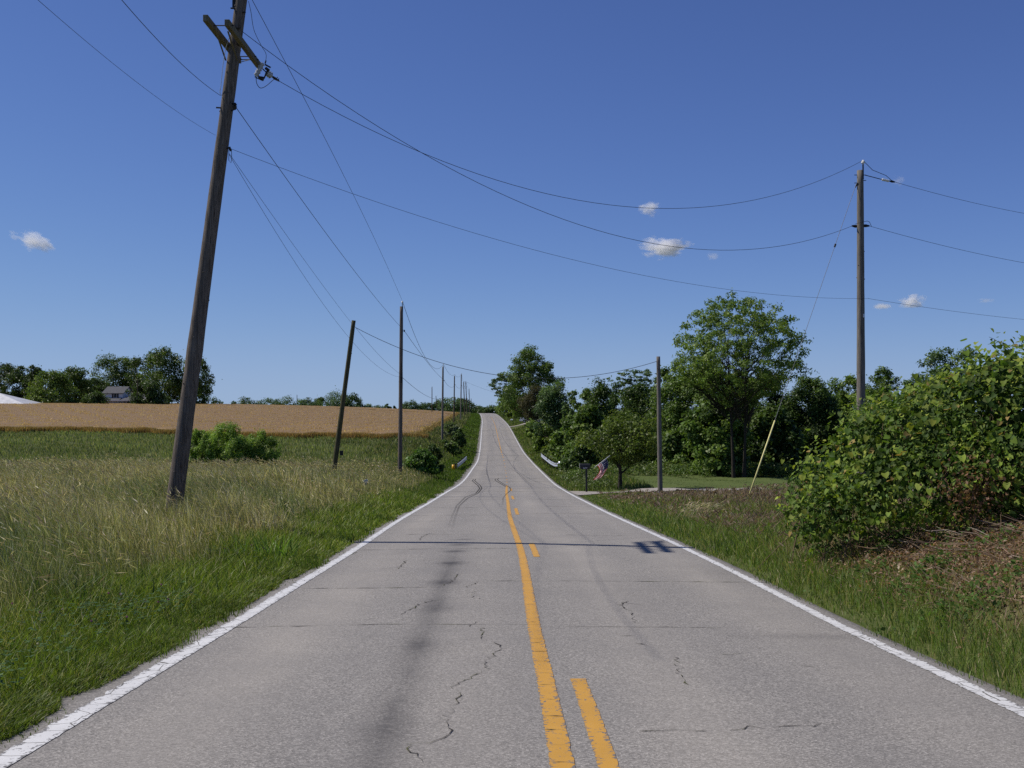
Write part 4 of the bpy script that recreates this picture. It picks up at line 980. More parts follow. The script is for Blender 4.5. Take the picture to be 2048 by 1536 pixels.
# the loose tendril that pokes into the sky
tp = [at(px,py,13.2) for px,py in ((2045,740),(2030,712),(2016,698),(2002,688),(1988,678),(1978,674))]
paths.append(np.array(tp)); rads.append(np.linspace(.006,.002,6))
V,Q = tubes_np(paths,rads,5)
mesh_np('stems',V,Q,None,None,mat_color('vine_stem',(.16,.11,.075),.9,.1,0,.3,9),pc,smooth=True)
tl = np.array([at(px,py,13.18) for px,py in ((2016,700),(2004,703),(1998,690),(1982,678),(2008,686),(2001,683),(1990,686))]); k = len(tl)
V,Q,T,C = heart(tl,r.normal(0,.5,(k,3))+np.array([-.2,-.6,.3]),np.array([.11,.085,.075,.03,.04,.045,.03]),pal(k,[(.10,.15,.03),(.14,.18,.04)],[1,1],r),r,np.array([0,-.1,-1.])+r.normal(0,.4,(k,3)))
mesh_np('tendril_leaves',V,Q,T,C,M['vine'],pc)
# dead brown leaves caught in the thicket at lower right
m = 900; cc = at(1955,985,12.35); P4 = cc+r.normal(0,1,(m,3))*np.array([.22,.12,.20])
V,Q,C = leaf_cards(P4,r.normal(0,1,(m,3)),r.uniform(.03,.07,m),pal(m,[(.20,.11,.06),(.27,.16,.09),(.12,.07,.04)],[3,2,2],r),r,.6)
mesh_np('dead_leaves',V,Q,None,C,M['leaf'],pc)

# cut brush and dead sticks lying on the bank below it
r = np.random.default_rng(405)
m = 3600; x = r.uniform(4.1,8.4,m); y = r.uniform(7.4,14.8,m); s = x-XC(y)
u = .5*patch(x*2,y*2,1,1)+r.uniform(0,1,m); k = (u > .12+.75*(1-sstep(4.0,5.2,s))) & (u > .45*(1-sstep(9.5,12.2,y))); x,y = x[k],y[k]; m = len(x)
a = r.uniform(0,np.pi,m); l = r.uniform(.08,.42,m); tilt = r.normal(.12,.22,m)
z = ground(x,y)+r.uniform(.0,.20,m)*sstep(9.5,12.5,y)*sstep(3.9,4.8,x)+.015
paths = []
A = np.stack([x,y,z],1); D = np.stack([np.cos(a)*np.cos(tilt),np.sin(a)*np.cos(tilt),np.sin(tilt)],1)*l[:,None]
up_ = np.stack([-np.sin(a),np.cos(a),np.zeros(m)],1)*.0028; nz = np.array([0,0,.003])
mid_ = A+D*.5+r.normal(0,.02,(m,3))
rows = [A-up_,A+up_,A+nz*2, mid_-up_,mid_+up_,mid_+nz*2, A+D-up_*.4,A+D+up_*.4,A+D+nz]
V = np.stack(rows,1).reshape(-1,3); b = (np.arange(m)*9)[:,None]
Q = np.concatenate([b+np.array([[i*3+p,i*3+q,i*3+3+q,i*3+3+p]]) for i in (0,1) for p,q in ((0,1),(1,2),(2,0))])
C = np.repeat(pal(m,[(.25,.17,.115),(.36,.26,.18),(.16,.105,.075),(.50,.41,.32)],[4,3,2.5,.8],r),9,0)
m2 = 48000; x = r.uniform(3.7,8.6,m2); y = r.uniform(7.2,15.2,m2); k = r.uniform(0,1,m2) < sstep(3.6,5.0,x-XC(y)+.6*patch(x*2,y*2))*(.5+.5*sstep(9.5,12.5,y)); x,y = x[k],y[k]; m2 = len(x)
Vd,Qd,Cd = leaf_cards(np.stack([x,y,ground(x,y)+r.uniform(.01,.14,m2)*(.3+.7*sstep(10,12.5,y))],1),r.normal(0,.55,(m2,3))+np.array([0,0,.8]),r.uniform(.025,.07,m2),pal(m2,[(.25,.15,.095),(.36,.24,.155),(.16,.10,.06),(.45,.34,.24),(.34,.15,.065)],[4,3,3,1.2,.5],r),r,.5)
V,Q,T,C = join([(V,Q,None,C),(Vd,Qd,None,Cd)])
tag(mesh_np('dead_brush',V,Q,None,C,M['leaf']),kind='stuff')
# green weeds growing through it
r = np.random.default_rng(406); parts = []
for (px,py,sp,m) in ((1690,1110,.28,700),(1790,1105,.22,900),(1820,1085,.2,500),(1745,1080,.2,500),(1860,1150,.2,350),(1740,1160,.3,420),(1920,1240,.3,300),(2000,1180,.3,300),(1640,1120,.2,400),(1830,1190,.3,350),(1990,1100,.3,260),(1900,1095,.25,300)):
    m = int(m*1.0); c = road_at(px,py); y0 = c[1]
    for _ in range(30):
        p = at(px,py,y0); y0 += (p[2]-float(ground(p[0],p[1])))*1.2
        y0 = min(max(y0,6),16)
    p = at(px,py,y0)
    x = p[0]+r.normal(0,sp,m); y = p[1]+r.normal(0,sp,m); z = ground(x,y)+r.uniform(.02,.26,m)*np.exp(-((x-p[0])**2+(y-p[1])**2)/(2.5*sp*sp))
    v,q,c_ = leaf_cards(np.stack([x,y,z],1),r.normal(0,.5,(m,3))+np.array([-.1,-.2,.8]),r.uniform(.035,.075,m),pal(m,[(.08,.145,.028),(.11,.18,.04),(.06,.105,.022)],[3,2,2],r),r,.6); parts.append((v,q,None,c_))
V,Q,T,C = join(parts); tag(mesh_np('weeds',V,Q,None,C,M['vine']),kind='stuff')
# ================================================================== POLES AND WIRES
def pole_shaft(root, base, top, r0, r1, mat, sides=18, knots=0, seed=0, bow=0):
    r = np.random.default_rng(seed); b = MB(); k = 28
    base = np.asarray(base,float); top = np.asarray(top,float)
    pts = [base+(top-base)*t+np.array([bow*math.sin(math.pi*t),0,0]) for t in np.linspace(0,1,k)]
    rad = [r0+(r1-r0)*t+r.normal(0,.0025) for t in np.linspace(0,1,k)]
    b.tube(pts,rad,sides)
    for _ in range(knots):
        t = r.uniform(.1,.95); a = r.uniform(0,6.28); c = base+(top-base)*t; d = np.array([math.cos(a),math.sin(a),0]); q = r0+(r1-r0)*t
        b.tube([c+d*(q-.02),c+d*(q+.012)],[.03,.014],7)
    return b.build('shaft',mat,root,smooth=True)
def ins(root,p,mat='porcelain',name='insulator',h=.16,r=.06,dirv=(0,0,1)):
    p = np.asarray(p,float); d = np.asarray(dirv,float); d /= np.linalg.norm(d); b = MB()
    b.tube([p,p+d*h*.3,p+d*h*.31,p+d*h*.5,p+d*h*.51,p+d*h*.75,p+d*h*.76,p+d*h],[r*.35,r*.4,r,r*.8,r*.5,r*.95,r*.6,r*.45],12); return b.build(name,M[mat],root,smooth=True)
def wire_path(a,b,sag,n=40):
    a = np.asarray(a,float); b = np.asarray(b,float); t = np.linspace(0,1,n)[:,None]
    return a+(b-a)*t-np.array([0,0,1.])*4*sag*t*(1-t)
def fit_sag(a,b,px,py):
    """sag of a real wire between two fixed ends, taken from one sighting of it"""
    lo,hi = -.3,8.
    for _ in range(40):
        m = .5*(lo+hi); x,y = proj(wire_path(a,b,m,200)); i = np.argsort(x); yy = np.interp(px,x[i],y[i])
        if yy < py: lo = m
        else: hi = m
    return lo
GWI = 'overhead wires'
def wire(label,a,b,sag=None,thru=None,r=.0065,name='overhead_wire',mat='wire',group=GWI):
    if thru: sag = fit_sag(a,b,*thru)
    p = wire_path(a,b,sag); m = MB().tube(list(p),r,5)
    o = m.build(name,M[mat],None,smooth=True); tag(o,label,'wire',group); return p
GP = 'wooden utility poles'
# -------- front pole
yb = 21.0; bx = at(352,985,yb)[0]; gz = float(ground(bx,yb)); base1 = np.array([bx,yb,gz-.3])
c60 = at(474.5,60,yb-.05); c985 = at(352,985,yb)
dirp = (c60-c985); dirp /= np.linalg.norm(dirp)
base1 = c985+dirp*((gz-.3-c985[2])/dirp[2]); top1 = c985+dirp*((9.0-c985[2])/dirp[2])
P1 = thing('utility_pole','big weathered leaning utility pole with two crossarms in the tall grass on the left','utility pole',(base1[0],base1[1],gz),GP)
pole_shaft(P1,base1,top1,.172,.110,M['pole'],24,26,3)
def on1(py): # centre of the front pole at a picture row
    lo,hi = 0.,1.
    for _ in range(40):
        m = .5*(lo+hi); q = base1+(top1-base1)*m
        if proj(q)[1] > py: lo = m
        else: hi = m
    return base1+(top1-base1)*lo
ac = on1(88)
armz = ac[2]; arms = []
for sx,(y0,y1) in ((-.19,(-1.42,1.02)),(.15,(-1.18,1.30))):
    b = MB().beam(ac+np.array([sx,y0,0]),ac+np.array([sx,y1,-.0]),.095,.125); b.build('crossarm',M['arm'],P1,bevel=.008); arms.append((ac+np.array([sx,y0,0]),ac+np.array([sx,y1,0])))
for yy in (-1.02,.75,.95): MB().tube([ac+np.array([-.26,yy,0]),ac+np.array([.24,yy,0])],.011,6).build('spacer_bolt',M['iron'],P1)
for s in (-.13,.10): MB().beam(ac+np.array([s-.02,-.85,-.05]),on1(123)+np.array([s,-.06,0]),.03,.008).build('arm_brace',M['arm'],P1)
MB().beam(ac+np.array([.10,.8,-.05]),on1(123)+np.array([.1,.06,0]),.03,.008).build('arm_brace',M['arm'],P1)
# gear between the arms at the pole, and strapping
q = on1(62); b = MB().tube([q+np.array([-.16,-.15,.02]),q+np.array([-.05,-.16,.05])],.045,10); b.tube([q+np.array([-.1,-.2,-.02]),q+np.array([.1,-.13,.02])],.022,8); b.build('arm_clamp',M['iron'],P1)
# fused cutout, suspension insulators and dead-end at the outer arm end
e = arms[1][1]; zc = np.array([0,0,1.])
k1,k2,k3,k4 = at(516,140,21.9),at(526,128,21.95),at(514,148,21.9),at(540,150,22.0)
b = MB()
def shed(p0,p1,r,n=5):
    p0 = np.asarray(p0); p1 = np.asarray(p1); pts,rr = [],[]
    for i in range(n*2+1): pts.append(p0+(p1-p0)*i/(n*2)); rr.append(r if i % 2 else r*.62)
    b.tube(pts,rr,12)
shed(at(525,126,22.0),at(512,152,22.0),.062,5); b.build('cutout_insulator',M['porcelain'],P1,smooth=True)
b = MB(); b.tube([at(517,155,22.0),at(527,158,22.0)],[.035,.05],8); b.tube([at(528,157,22.0),at(535,140,22.0)],.016,8); b.tube([at(530,129,22.0),at(541,135,22.0)],.018,6); b.tube([at(531,136,22.0),at(538,141,22.0)],.03,8); b.tube([at(532,121,22.0),at(530,127,22.0)],.015,6); b.tube([at(510,153,22.0),at(515,157,22.0)],.014,6); b.build('cutout_fuse',M['iron'],P1)
b = MB(); shed(at(533,145,22.05),at(543,152,22.15),.075,3); b.build('dead_end_insulator',M['porcelain'],P1,smooth=True)
b = MB(); b.tube([e,at(533,145,22.05)],.014,6); b.tube([at(543,152,22.15),at(550,157,22.25),at(558,162,22.4)],[.018,.03,.016],8); b.tube([at(553,158,22.3),at(555,154,22.3)],.01,6); b.tube([at(556,161,22.3),at(558,157,22.3)],.01,6); b.build('dead_end_clamp',M['iron'],P1)
# jumpers
def jumper(pp,r=.007,mat='wire'):
    pts = [at(*p) for p in pp]; V = []
    for i in range(len(pts)-1):
        p0 = pts[max(0,i-1)]; p1 = pts[i]; p2 = pts[i+1]; p3 = pts[min(len(pts)-1,i+2)]
        for t in np.linspace(0,1,6,endpoint=False): V.append(.5*((2*p1)+(-p0+p2)*t+(2*p0-5*p1+4*p2-p3)*t*t+(-p0+3*p1-3*p2+p3)*t**3))
    V.append(pts[-1]); MB().tube(V,r,6).build('jumper_wire',M[mat],P1,smooth=True)
jumper([(512,156,22.0),(514,168,22.0),(521,176,22.0),(532,172,22.1),(545,161,22.2),(549,158,22.25)])
jumper([(497,2,21.4),(502,25,21.5),(508,60,21.7),(522,90,21.9),(532,108,21.95),(531,124,22.0)],.0055)
jumper([(462,66,20.6),(452,95,20.7),(446,130,20.8),(442,170,20.85),(440,186,20.9),(447,193,20.9)],.006,'galv')
b = MB(); q = on1(215); s1 = q+np.array([.19,-.12,0]); b.tube([q+np.array([.1,-.05,.06]),s1+zc*.05],.014,6); b.tube([q+np.array([.1,-.05,-.08]),s1-zc*.07],.014,6); b.tube([s1+zc*.06,s1+zc*.02,s1,s1-zc*.02,s1-zc*.08],[.02,.045,.025,.045,.02],10); b.build('neutral_spool',M['iron'],P1)
b = MB(); q = on1(298); s2 = q+np.array([.17,-.08,0]); b.tube([q,s2],.016,6); b.tube([s2,s2+np.array([0,0,-.25]),s2+np.array([.04,0,-.3]),s2+np.array([.06,0,-.22]),s2+np.array([.05,0,-.02])],.006,6); b.tube([s2+np.array([.01,0,.02]),s2+np.array([.04,0,-.06])],.022,8); b.build('cable_bracket',M['iron'],P1)
for py,dx in ((20,-.13),(28,.12),(218,-.15),(92,.13)): q = on1(py); MB().tube([q+np.array([dx*.6,-.08,0]),q+np.array([dx*1.25,-.1,0])],.016,6).build('bolt',M['iron'],P1)
MB().box(on1(5)+np.array([-.13,-.04,.02]),(.05,.06,.30)).build('pole_bracket',M['iron'],P1)
q8 = top1; ins(P1,q8+np.array([.1,0,-.05]),'porcelain'); ins(P1,at(497,-14,21.1),'porcelain',dirv=(1,0,.2)); b = MB().tube([on1(-10),at(497,-14,21.1)],.014,6); b.build('insulator_pin',M['iron'],P1)

def upole(label,px_b,py_b,px_t,py_t,d,r0,r1,mat='pole_grey',pin=True,neutral=None,group=GP,arm=False,sink=.3,name='utility_pole',cat='utility pole'):
    top = at(px_t,py_t,d); b0 = at(px_b,py_b,d); g = float(ground(b0[0],d))
    base = b0+(top-b0)*((g-sink-b0[2])/(top[2]-b0[2]))
    o = thing(name,label,cat,(base[0],d,g),group)
    pole_shaft(o,base,top,r0,r1,M[mat],12 if d < 80 else 8,8 if d < 80 else 0,int(px_b))
    w = {'base':base,'top':top,'pin':top,'o':o}
    if pin:
        b = MB().beam(top+np.array([r1*.6,-r1*.8,-.3]),top+np.array([r1*.6,-r1*.8,.22]),.04,.03,up=(0,1,0)); b.build('top_pin',M['iron'],o)
        ins(o,top+np.array([r1*.6,-r1*.8,.18]),'whiteins',h=.14,r=.065); w['pin'] = top+np.array([r1*.6,-r1*.8,.31])
    if neutral:
        q = at(px_t+(px_b-px_t)*(neutral-py_t)/(py_b-py_t),neutral,d); s = q+np.array([.19,-.1,0]); b = MB(); b.tube([q,s],.014,6); b.tube([s+zc*.06,s-zc*.06],.035,8); b.build('neutral_spool',M['iron'],o); w['neu'] = s
    return w
GROW = 'far row of utility poles along the left of the road'
A2 = upole('straight dark utility pole with a white pin insulator, second along the left of the road',800,938,803,613,61,.135,.095,'pole',True,662)
b = MB(); q = at(803.5,757,60.85); b.box(q,(.09,.08,.5)); b.tube([q+zc*.3,q+zc*.85],.03,6); b.build('conduit_box',M['iron'],A2['o'])
A3 = upole('third roadside pole, slim and straight, with green creeper at its foot',884.5,878,886,733,133,.15,.10,'pole_grey',True,761,GROW)
A4 = upole('fourth roadside pole, dark brown, at the corner of the wheat field',907.7,845,909,752,208,.15,.10,'pole_brown',True,769,GROW)
A5 = upole('fifth roadside pole, pale grey, right of the dark brown pole',921.3,838,922.6,749,245,.16,.11,'pole_grey',True,771,GROW)
A6 = upole('sixth roadside pole leaning slightly left near the road crest',929.5,825,927.2,764,300,.16,.11,'pole_brown',True,772,GROW)
A7 = upole('seventh roadside pole with a slight lean, right of the leaning sixth pole',934,824,931.5,764,325,.16,.11,'pole_brown',True,773,GROW)
A8 = upole('eighth roadside pole beyond the crest',939.5,823,938,778,430,.17,.12,'pole_brown',True,790,GROW)
A9 = upole('ninth and smallest roadside pole beyond the crest',942.4,823,942.3,797,520,.17,.12,'pole_brown',False,None,GROW)
B1 = upole('thin field pole in the wheat left of the third roadside pole',864,823,864,774,300,.14,.10,'pole_brown',True,None,'thin poles crossing the wheat')
B2 = upole('thin field pole leaning left, right of the other field pole in the wheat',874.5,822,871.8,792,400,.15,.11,'pole_brown',True,None,'thin poles crossing the wheat')
LP = upole('short leaning wooden pole without crossarms, left of the straight second roadside pole',672,910,707.5,641,46,.118,.092,'pole_green',False)
b = MB().box(at(683,906,45.85),(.14,.09,.2)); b.build('clamp',M['iron'],LP['o'])
SPo = upole('thin short bare pole at the lawn edge left of the airy round topped tree',1320.5,985,1316.5,713,47,.115,.085,'pole_grey',False)
RP = upole('tall straight grey utility pole on the right rising out of the vine thicket',1722.5,960,1720.5,341,34,.155,.105,'pole_grey',True)
o = RP['o']
rp = RP['top']
def onR(py): return at(1720.5+(py-341)*.0032,py,34)
for s in (-1,1): q = onR(452); MB().tube([q,q+np.array([s*.16,-.05*s,0]),q+np.array([s*.28,-.02,0])],[.04,.05,.025],8).build('neutral_dead_end',M['iron'],o)
for py,s in ((350,1),(350,-1),(361,1),(366,-1)): q = onR(py); MB().tube([q,q+np.array([s*.19,0,0])],.012,6).build('bolt',M['iron'],o)
b = MB().tube([onR(366)+np.array([-.1,-.05,0]),onR(372)+np.array([-.16,0,-.05])],.02,6); b.build('guy_hook',M['iron'],o)
b = MB(); q0 = onR(350)+np.array([.14,0,0]); q1 = at(1764,359,34.3); b.tube([q0,q1],.013,6); b.build('dead_end_strap',M['iron'],o)
b = MB(); shed(q1,at(1778,362,34.4),.045,4); b.build('dead_end_insulator',M['whiteins'],o,smooth=True)
b = MB(); q2 = at(1778,362,34.4); q3 = at(1790,364,34.5); b.tube([q2,(q2+q3)/2,q3],[.015,.04,.02],8); b.build('dead_end_clamp',M['iron'],o)
b = MB(); b.tube([RP['pin'],at(1745,340,34.1),at(1772,351,34.3),at(1782,360,34.4),q3],.009,6); b.build('jumper_wire',M['wire'],o); b = MB(); b.tube([onR(452)+np.array([-.2,-.1,.05]),onR(446)+np.array([0,-.2,0]),at(1735,442,34),at(1739,444,34),at(1743,453,34)],.008,6); b.build('jumper_wire',M['wire'],o)
b = MB().box(onR(632)+np.array([.06,-.135,0]),(.05,.012,.12)); b.build('pole_tag',M['galv'],o)

# -------- wires
WE = at(558,162,22.4)
wire('upper wire crossing the road from the crossarm end to the tall right pole top',WE,RP['pin'],thru=(1340,417))
wire('lower wire crossing the road from the front pole to the right pole mid bracket',on1(62)+np.array([.08,-.05,0]),onR(452)+np.array([-.27,-.02,0]),thru=(1290,484))
wire('thin cable crossing the road from low on the front pole past the right pole',s2,onR(598)+np.array([.2,-.15,0]),thru=(1100,508),r=.0042)
wire('top wire running away along the left poles from the front pole top',at(497,-14,21.05),A2['pin'],thru=(650,272),r=.0065)
wire('neutral wire from the spool on the front pole to the second pole',s1,A2['neu'],thru=(640,450),r=.0075)
wire('faint cable from the front pole to the top of the short leaning pole',s2+zc*-.1,at(706,650,45.9),thru=(560,452),r=.0045)
wire('faint lower cable from the front pole passing behind the leaning pole to the second pole',s2+zc*-.12,at(800,754,61),thru=(600,540),r=.0045)
wire('faint drooping cable from the leaning pole to the second pole',at(709,652,46),at(800,748,61),thru=(760,712),r=.006)
wire('thick service cable crossing the road from the leaning pole to the thin bare pole',at(711,655,45.9),at(1316,722,47),thru=(1010,752),r=.011)
wire('top wire from the second pole to the third pole',A2['pin'],A3['pin'],thru=(836,686),r=.013)
wire('neutral wire from the second pole to the third pole',A2['neu'],A3['neu'],thru=(848,716),r=.013)
wire('low cable from the second pole to the third pole',at(805,755,61),at(884,797,133),thru=(832,778),r=.012)
for a_,b_,la in ((A3,A4,'third and fourth'),(A4,A5,'fourth and fifth'),(A5,A6,'fifth and sixth'),(A6,A7,'sixth and seventh'),(A7,A8,'seventh and eighth')):
    wire(f'top wire strung between the {la} roadside poles',a_['pin'],b_['pin'],.7,r=.016)
    wire(f'neutral wire strung between the {la} roadside poles',a_['neu'],b_['neu'],.7,r=.016)
wire('upper wire leaving the sixth pole to the right above the crest',A6['pin'],at(1080,800,330),1.2,r=.018)
wire('upper wire running out of frame at right from the tall right pole',q3,at(2250,452,44),.25)
wire('middle wire running out of frame at right from the tall right pole',onR(452)+np.array([.28,-.02,0]),at(2250,552,44),.25)
wire('lowest cable running out of frame at right past the tall right pole',onR(598)+np.array([.2,-.15,0]),at(2250,653,44),.15,r=.005)
wire('thick wire from overhead left down to the upper front pole',on1(193)+np.array([-.14,-.06,0]),at(90,-190,9.5),.18,r=.005)
wire('thin cable from overhead left down to the middle of the front pole',on1(272)+np.array([-.14,-.06,0]),at(-90,-150,9.0),.15,r=.0028)
# guy wire with yellow guard
ga = at(1505,971,33.0); gzv = float(ground(ga[0],33.0)); gt = onR(368)+np.array([-.14,-.03,0])
gb = ga+(ga-gt)/np.linalg.norm(ga-gt)*max(.1,(ga[2]-gzv+.1))
G = thing('guy_wire','guy wire with long yellow guard slanting down left of the tall right pole','guy wire',(gb[0],gb[1],gzv))
MB().tube([gt,gb],.007,6).build('cable',M['guy'],G)
def lerp_px(py):
    lo,hi = 0.,1.
    for _ in range(40):
        m = .5*(lo+hi)
        if proj(gt+(gb-gt)*m)[1] < py: lo = m
        else: hi = m
    return gt+(gb-gt)*lo
MB().tube([lerp_px(841),gb],[.024,.024],10).build('guard',M['yellow'],G,smooth=True)
MB().tube([lerp_px(488),lerp_px(494)],[.03,.03],8).build('strain_insulator',M['iron'],G)

# ================================================================== MAILBOXES, FLAG, GUARDRAILS
def arch_box(b,c,w,dp,h,ax=0):
    """mailbox shell: flat floor, straight sides and round top; long axis along x"""
    n = 9; prof_ = [(-dp/2,0),(-dp/2,h*.5)]+[(-dp/2*math.cos(math.pi*i/n),h*.5+h*.5*math.sin(math.pi*i/n)) for i in range(1,n)]+[(dp/2,h*.5),(dp/2,0)]
    vs = [np.asarray(c)+np.array([s*w/2,p[0],p[1]]) for s in (-1,1) for p in prof_]; k = len(prof_)
    fs = [tuple(range(k)),tuple(range(2*k-1,k-1,-1))]+[(i,k+i,k+(i+1) % k,(i+1) % k) for i in range(k)]
    b.add(vs,fs)
GM = 'roadside mailboxes'
d = 52.0; c = at(1170,936.5,d); gx = at(1173,978,d); gzm = float(ground(gx[0],d))
MBX = thing('mailbox','black mailbox with white house number on a dark post at the driveway','mailbox',(gx[0],d,gzm),GM)
b = MB(); arch_box(b,c,.50,.24,.235); b.build('box',M['black'],MBX,smooth=False)
b = MB(); arch_box(b,c+np.array([-.262,0,-.005]),.02,.262,.25); b.build('door',mat_color('worn_black_edge',(.16,.16,.15),.5,.4),MBX)
b = MB(); b.box((gx[0],d,(gzm-.2+c[2])/2),(.09,.09,c[2]-gzm+.2)); b.box((gx[0]-.07,d,c[2]-.03),(.42,.12,.04)); b.build('post',M['black'],MBX)
b = MB().box(c+np.array([.0,-.128,.01]),(.27,.006,.10)); b.build('number_plate',mat_color('plate_black',(.03,.03,.035),.5,.4),MBX)
cu = bpy.data.curves.new('house_number','FONT'); cu.body = '3277'; cu.size = .105; cu.align_x = 'CENTER'; cu.align_y = 'CENTER'; cu.extrude = .002
tmp = bpy.data.objects.new('tmp_number',cu); COL.objects.link(tmp)
dg = bpy.context.evaluated_depsgraph_get(); me = bpy.data.meshes.new_from_object(tmp.evaluated_get(dg)); bpy.data.objects.remove(tmp)
o = bpy.data.objects.new('house_number',me); me.materials.clear(); me.materials.append(M['white']); link(o,MBX)
o.rotation_euler = (math.pi/2,0,0); o.location = Vector((c[0],d-.138,c[2]+.01))-MBX.location
# flag on a short staff beside the mailbox
p0 = at(1187.5,936,52.05); p1 = at(1220,911,52.05)
FL = thing('flag','small striped flag with stars hanging from a slanted white staff by the mailbox','flag',p0)
b = MB().tube([p0,p1],.012,8); b.build('staff',M['white'],FL,smooth=True)
b = MB().tube([np.array([c[0]+.2,52.0,c[2]-.03]),np.array([c[0]+.3,52.03,c[2]-.05]),p0+(p1-p0)*.06],.013,6); b.build('bracket',M['black'],FL)
h0,h1 = np.array([1194.5,931.]),np.array([1212.5,916.8])
nu,nv = 52,26
def flag_pt(u,v):
    hp = h0+(h1-h0)*v
    cen_u = [(0,0),(.12,3.2),(.25,4.8),(.4,3.5),(.6,-1),(.8,-5),(1,-9)]
    cy_u = [(0,0),(.12,5.5),(.25,11),(.4,17),(.6,23.5),(.8,29),(1,34)]
    dx = np.interp(u,*zip(*cen_u)); dy = np.interp(u,*zip(*cy_u))
    hm = (h0+h1)/2; q = hm+np.array([18*(1-.12*u),-14.2+9.5*u])*(v-.5)+np.array([dx,dy])
    return at(q[0],q[1],52.05+.05*math.sin(v*11+u*4)*min(1,u*4+.15)+.04*math.sin(u*9))
V,Q,C = [],[],[]
stars = {(i,j) for i in range(9) for j in range(11) if (i+j) % 2 == 0}
for iu in range(nu):
    for iv in range(nv):
        q = [flag_pt((iu+a)/nu,(iv+b_)/nv) for a,b_ in ((0,0),(1,0),(1,1),(0,1))]
        n0 = len(V); V += q; Q.append((n0,n0+1,n0+2,n0+3)); u = (iu+.5)/nu; v = (iv+.5)/nv
        if v > 6/13 and u < .40:
            cc = (.018,.025,.085)
            if (iu % 4 == 1 and iv % 3 == 1) : cc = (.7,.7,.72)
        else: cc = (.50,.03,.045) if int(v*13) % 2 == 0 else (.78,.76,.75)
        C += [cc]*4
mesh_np('cloth',np.array(V),np.array(Q),None,np.array(C),M['cloth'],FL)
# distant mailboxes
def far_box(label,px,py,d,post_px,mat,w=.5):
    c = at(px,py,d); gx = at(post_px,py,d)[0]; g = float(ground(gx,d)); zt = max(c[2],g+.75)
    o = thing('mailbox',label,'mailbox',(gx,d,g),GM)
    b = MB(); arch_box(b,(c[0],d,zt),w,.24,.26); b.build('box',M[mat],o); b = MB().box((gx,d,(g-.2+zt)/2),(.09,.09,zt-g+.2)); b.build('post',M['black'],o)
far_box('white mailbox on a thin dark post before the far side drive',1023.4,840.5,234,1026.5,'white',.52)
far_box('dark slim mailbox on the grass uphill of the white mailbox',1007.6,830,300,1007.9,'black',.34)
far_box('tiny white mailbox at the right edge of the road crest',988.2,826,396,988.4,'white',.42)

def guardrail(name,label,pts,mats,posts,group,end=None):
    pts = np.array(pts,float); root = thing(name,label,'guardrail',(pts[0][0],pts[0][1],float(ground(pts[0][0],pts[0][1]))),group)
    # W-beam section (offset from the post line, height)
    sec = [(0,.31),(.045,.285),(.045,.245),(0,.20),(-.0,.155),(0,.11),(.045,.065),(.045,.025),(0,0)]
    n = 24; t = np.linspace(0,1,len(pts)); tt = np.linspace(0,1,n); X = np.interp(tt,t,pts[:,0]); Y = np.interp(tt,t,pts[:,1]); Zt = np.interp(tt,t,pts[:,2])
    T = np.stack([np.gradient(X),np.gradient(Y)],1); T /= np.linalg.norm(T,axis=1)[:,None]; Nn = np.stack([T[:,1],-T[:,0]],1)
    sg = -np.sign(pts[0][0]); V = []
    for i in range(n):
        nn_ = Nn[i]*(1 if Nn[i][0]*sg > 0 else -1)
        for o_,h in sec: V.append((X[i]+nn_[0]*(o_+.1),Y[i]+nn_[1]*(o_+.1),Zt[i]-.31+h))
    k = len(sec); V = np.array(V); idx = np.arange(n*k).reshape(n,k)
    Q = np.stack([idx[:-1,:-1],idx[1:,:-1],idx[1:,1:],idx[:-1,1:]],-1).reshape(-1,4)
    o = mesh_np('rail',V,Q,None,None,M['galv'],root); sm = o.modifiers.new('thick','SOLIDIFY'); sm.thickness = .006
    for s in np.linspace(.03,.97,posts):
        x,y,z = np.interp(s,t,pts[:,0]),np.interp(s,t,pts[:,1]),np.interp(s,t,pts[:,2]); g = float(ground(x,y)); MB().box((x-sg*.06,y,(g-.2+z+.04)/2),(.12,.14,z+.04-g+.2)).build('post',M['pole_brown'],root)
    if end is not None: end(root)
    return root
GG = 'guardrails either side of the culvert'
RL = [at(1119,926,87),at(1112,926,88),at(1104,922,91.5),at(1096,916,97),at(1089,911,103),at(1084.5,907,108)]
def endR(root):
    q = at(1120.5,927,86.9); b = MB(); b.tube([q+np.array([0,0,-.17]),q+np.array([0,0,.17])],.16,10); b.build('end_terminal',M['galv'],root,smooth=True)
guardrail('guardrail','galvanised guardrail with a flared rounded end on the right of the road',RL,None,7,GG,endR)
LL = [at(912,928,89),at(919,923,95),at(925,918,101),at(931,912.5,107)]
def endL(root):
    q = at(907,934,88.2); b = MB(); k = 9
    for i in range(k):
        pass
    pts = [q+np.array([.13*math.sin(a),-.13*math.cos(a),0]) for a in np.linspace(-1.5,1.5,k)]
    V = [p+np.array([0,0,z]) for z in (-.22,.20) for p in pts]; b.add(V,[(i,i+1,k+i+1,k+i) for i in range(k-1)]); oo = b.build('end_marker',M['reflector'],root,smooth=True); sm = oo.modifiers.new('thick','SOLIDIFY'); sm.thickness = .02
    g = float(ground(q[0],88.3)); MB().box((q[0],88.35,(g-.2+q[2]+.2)/2),(.14,.14,q[2]+.2-g+.2)).build('post',M['pole_brown'],root)
guardrail('guardrail','galvanised guardrail with a yellow marker on its near end at the left of the road',LL,None,5,GG,endL)
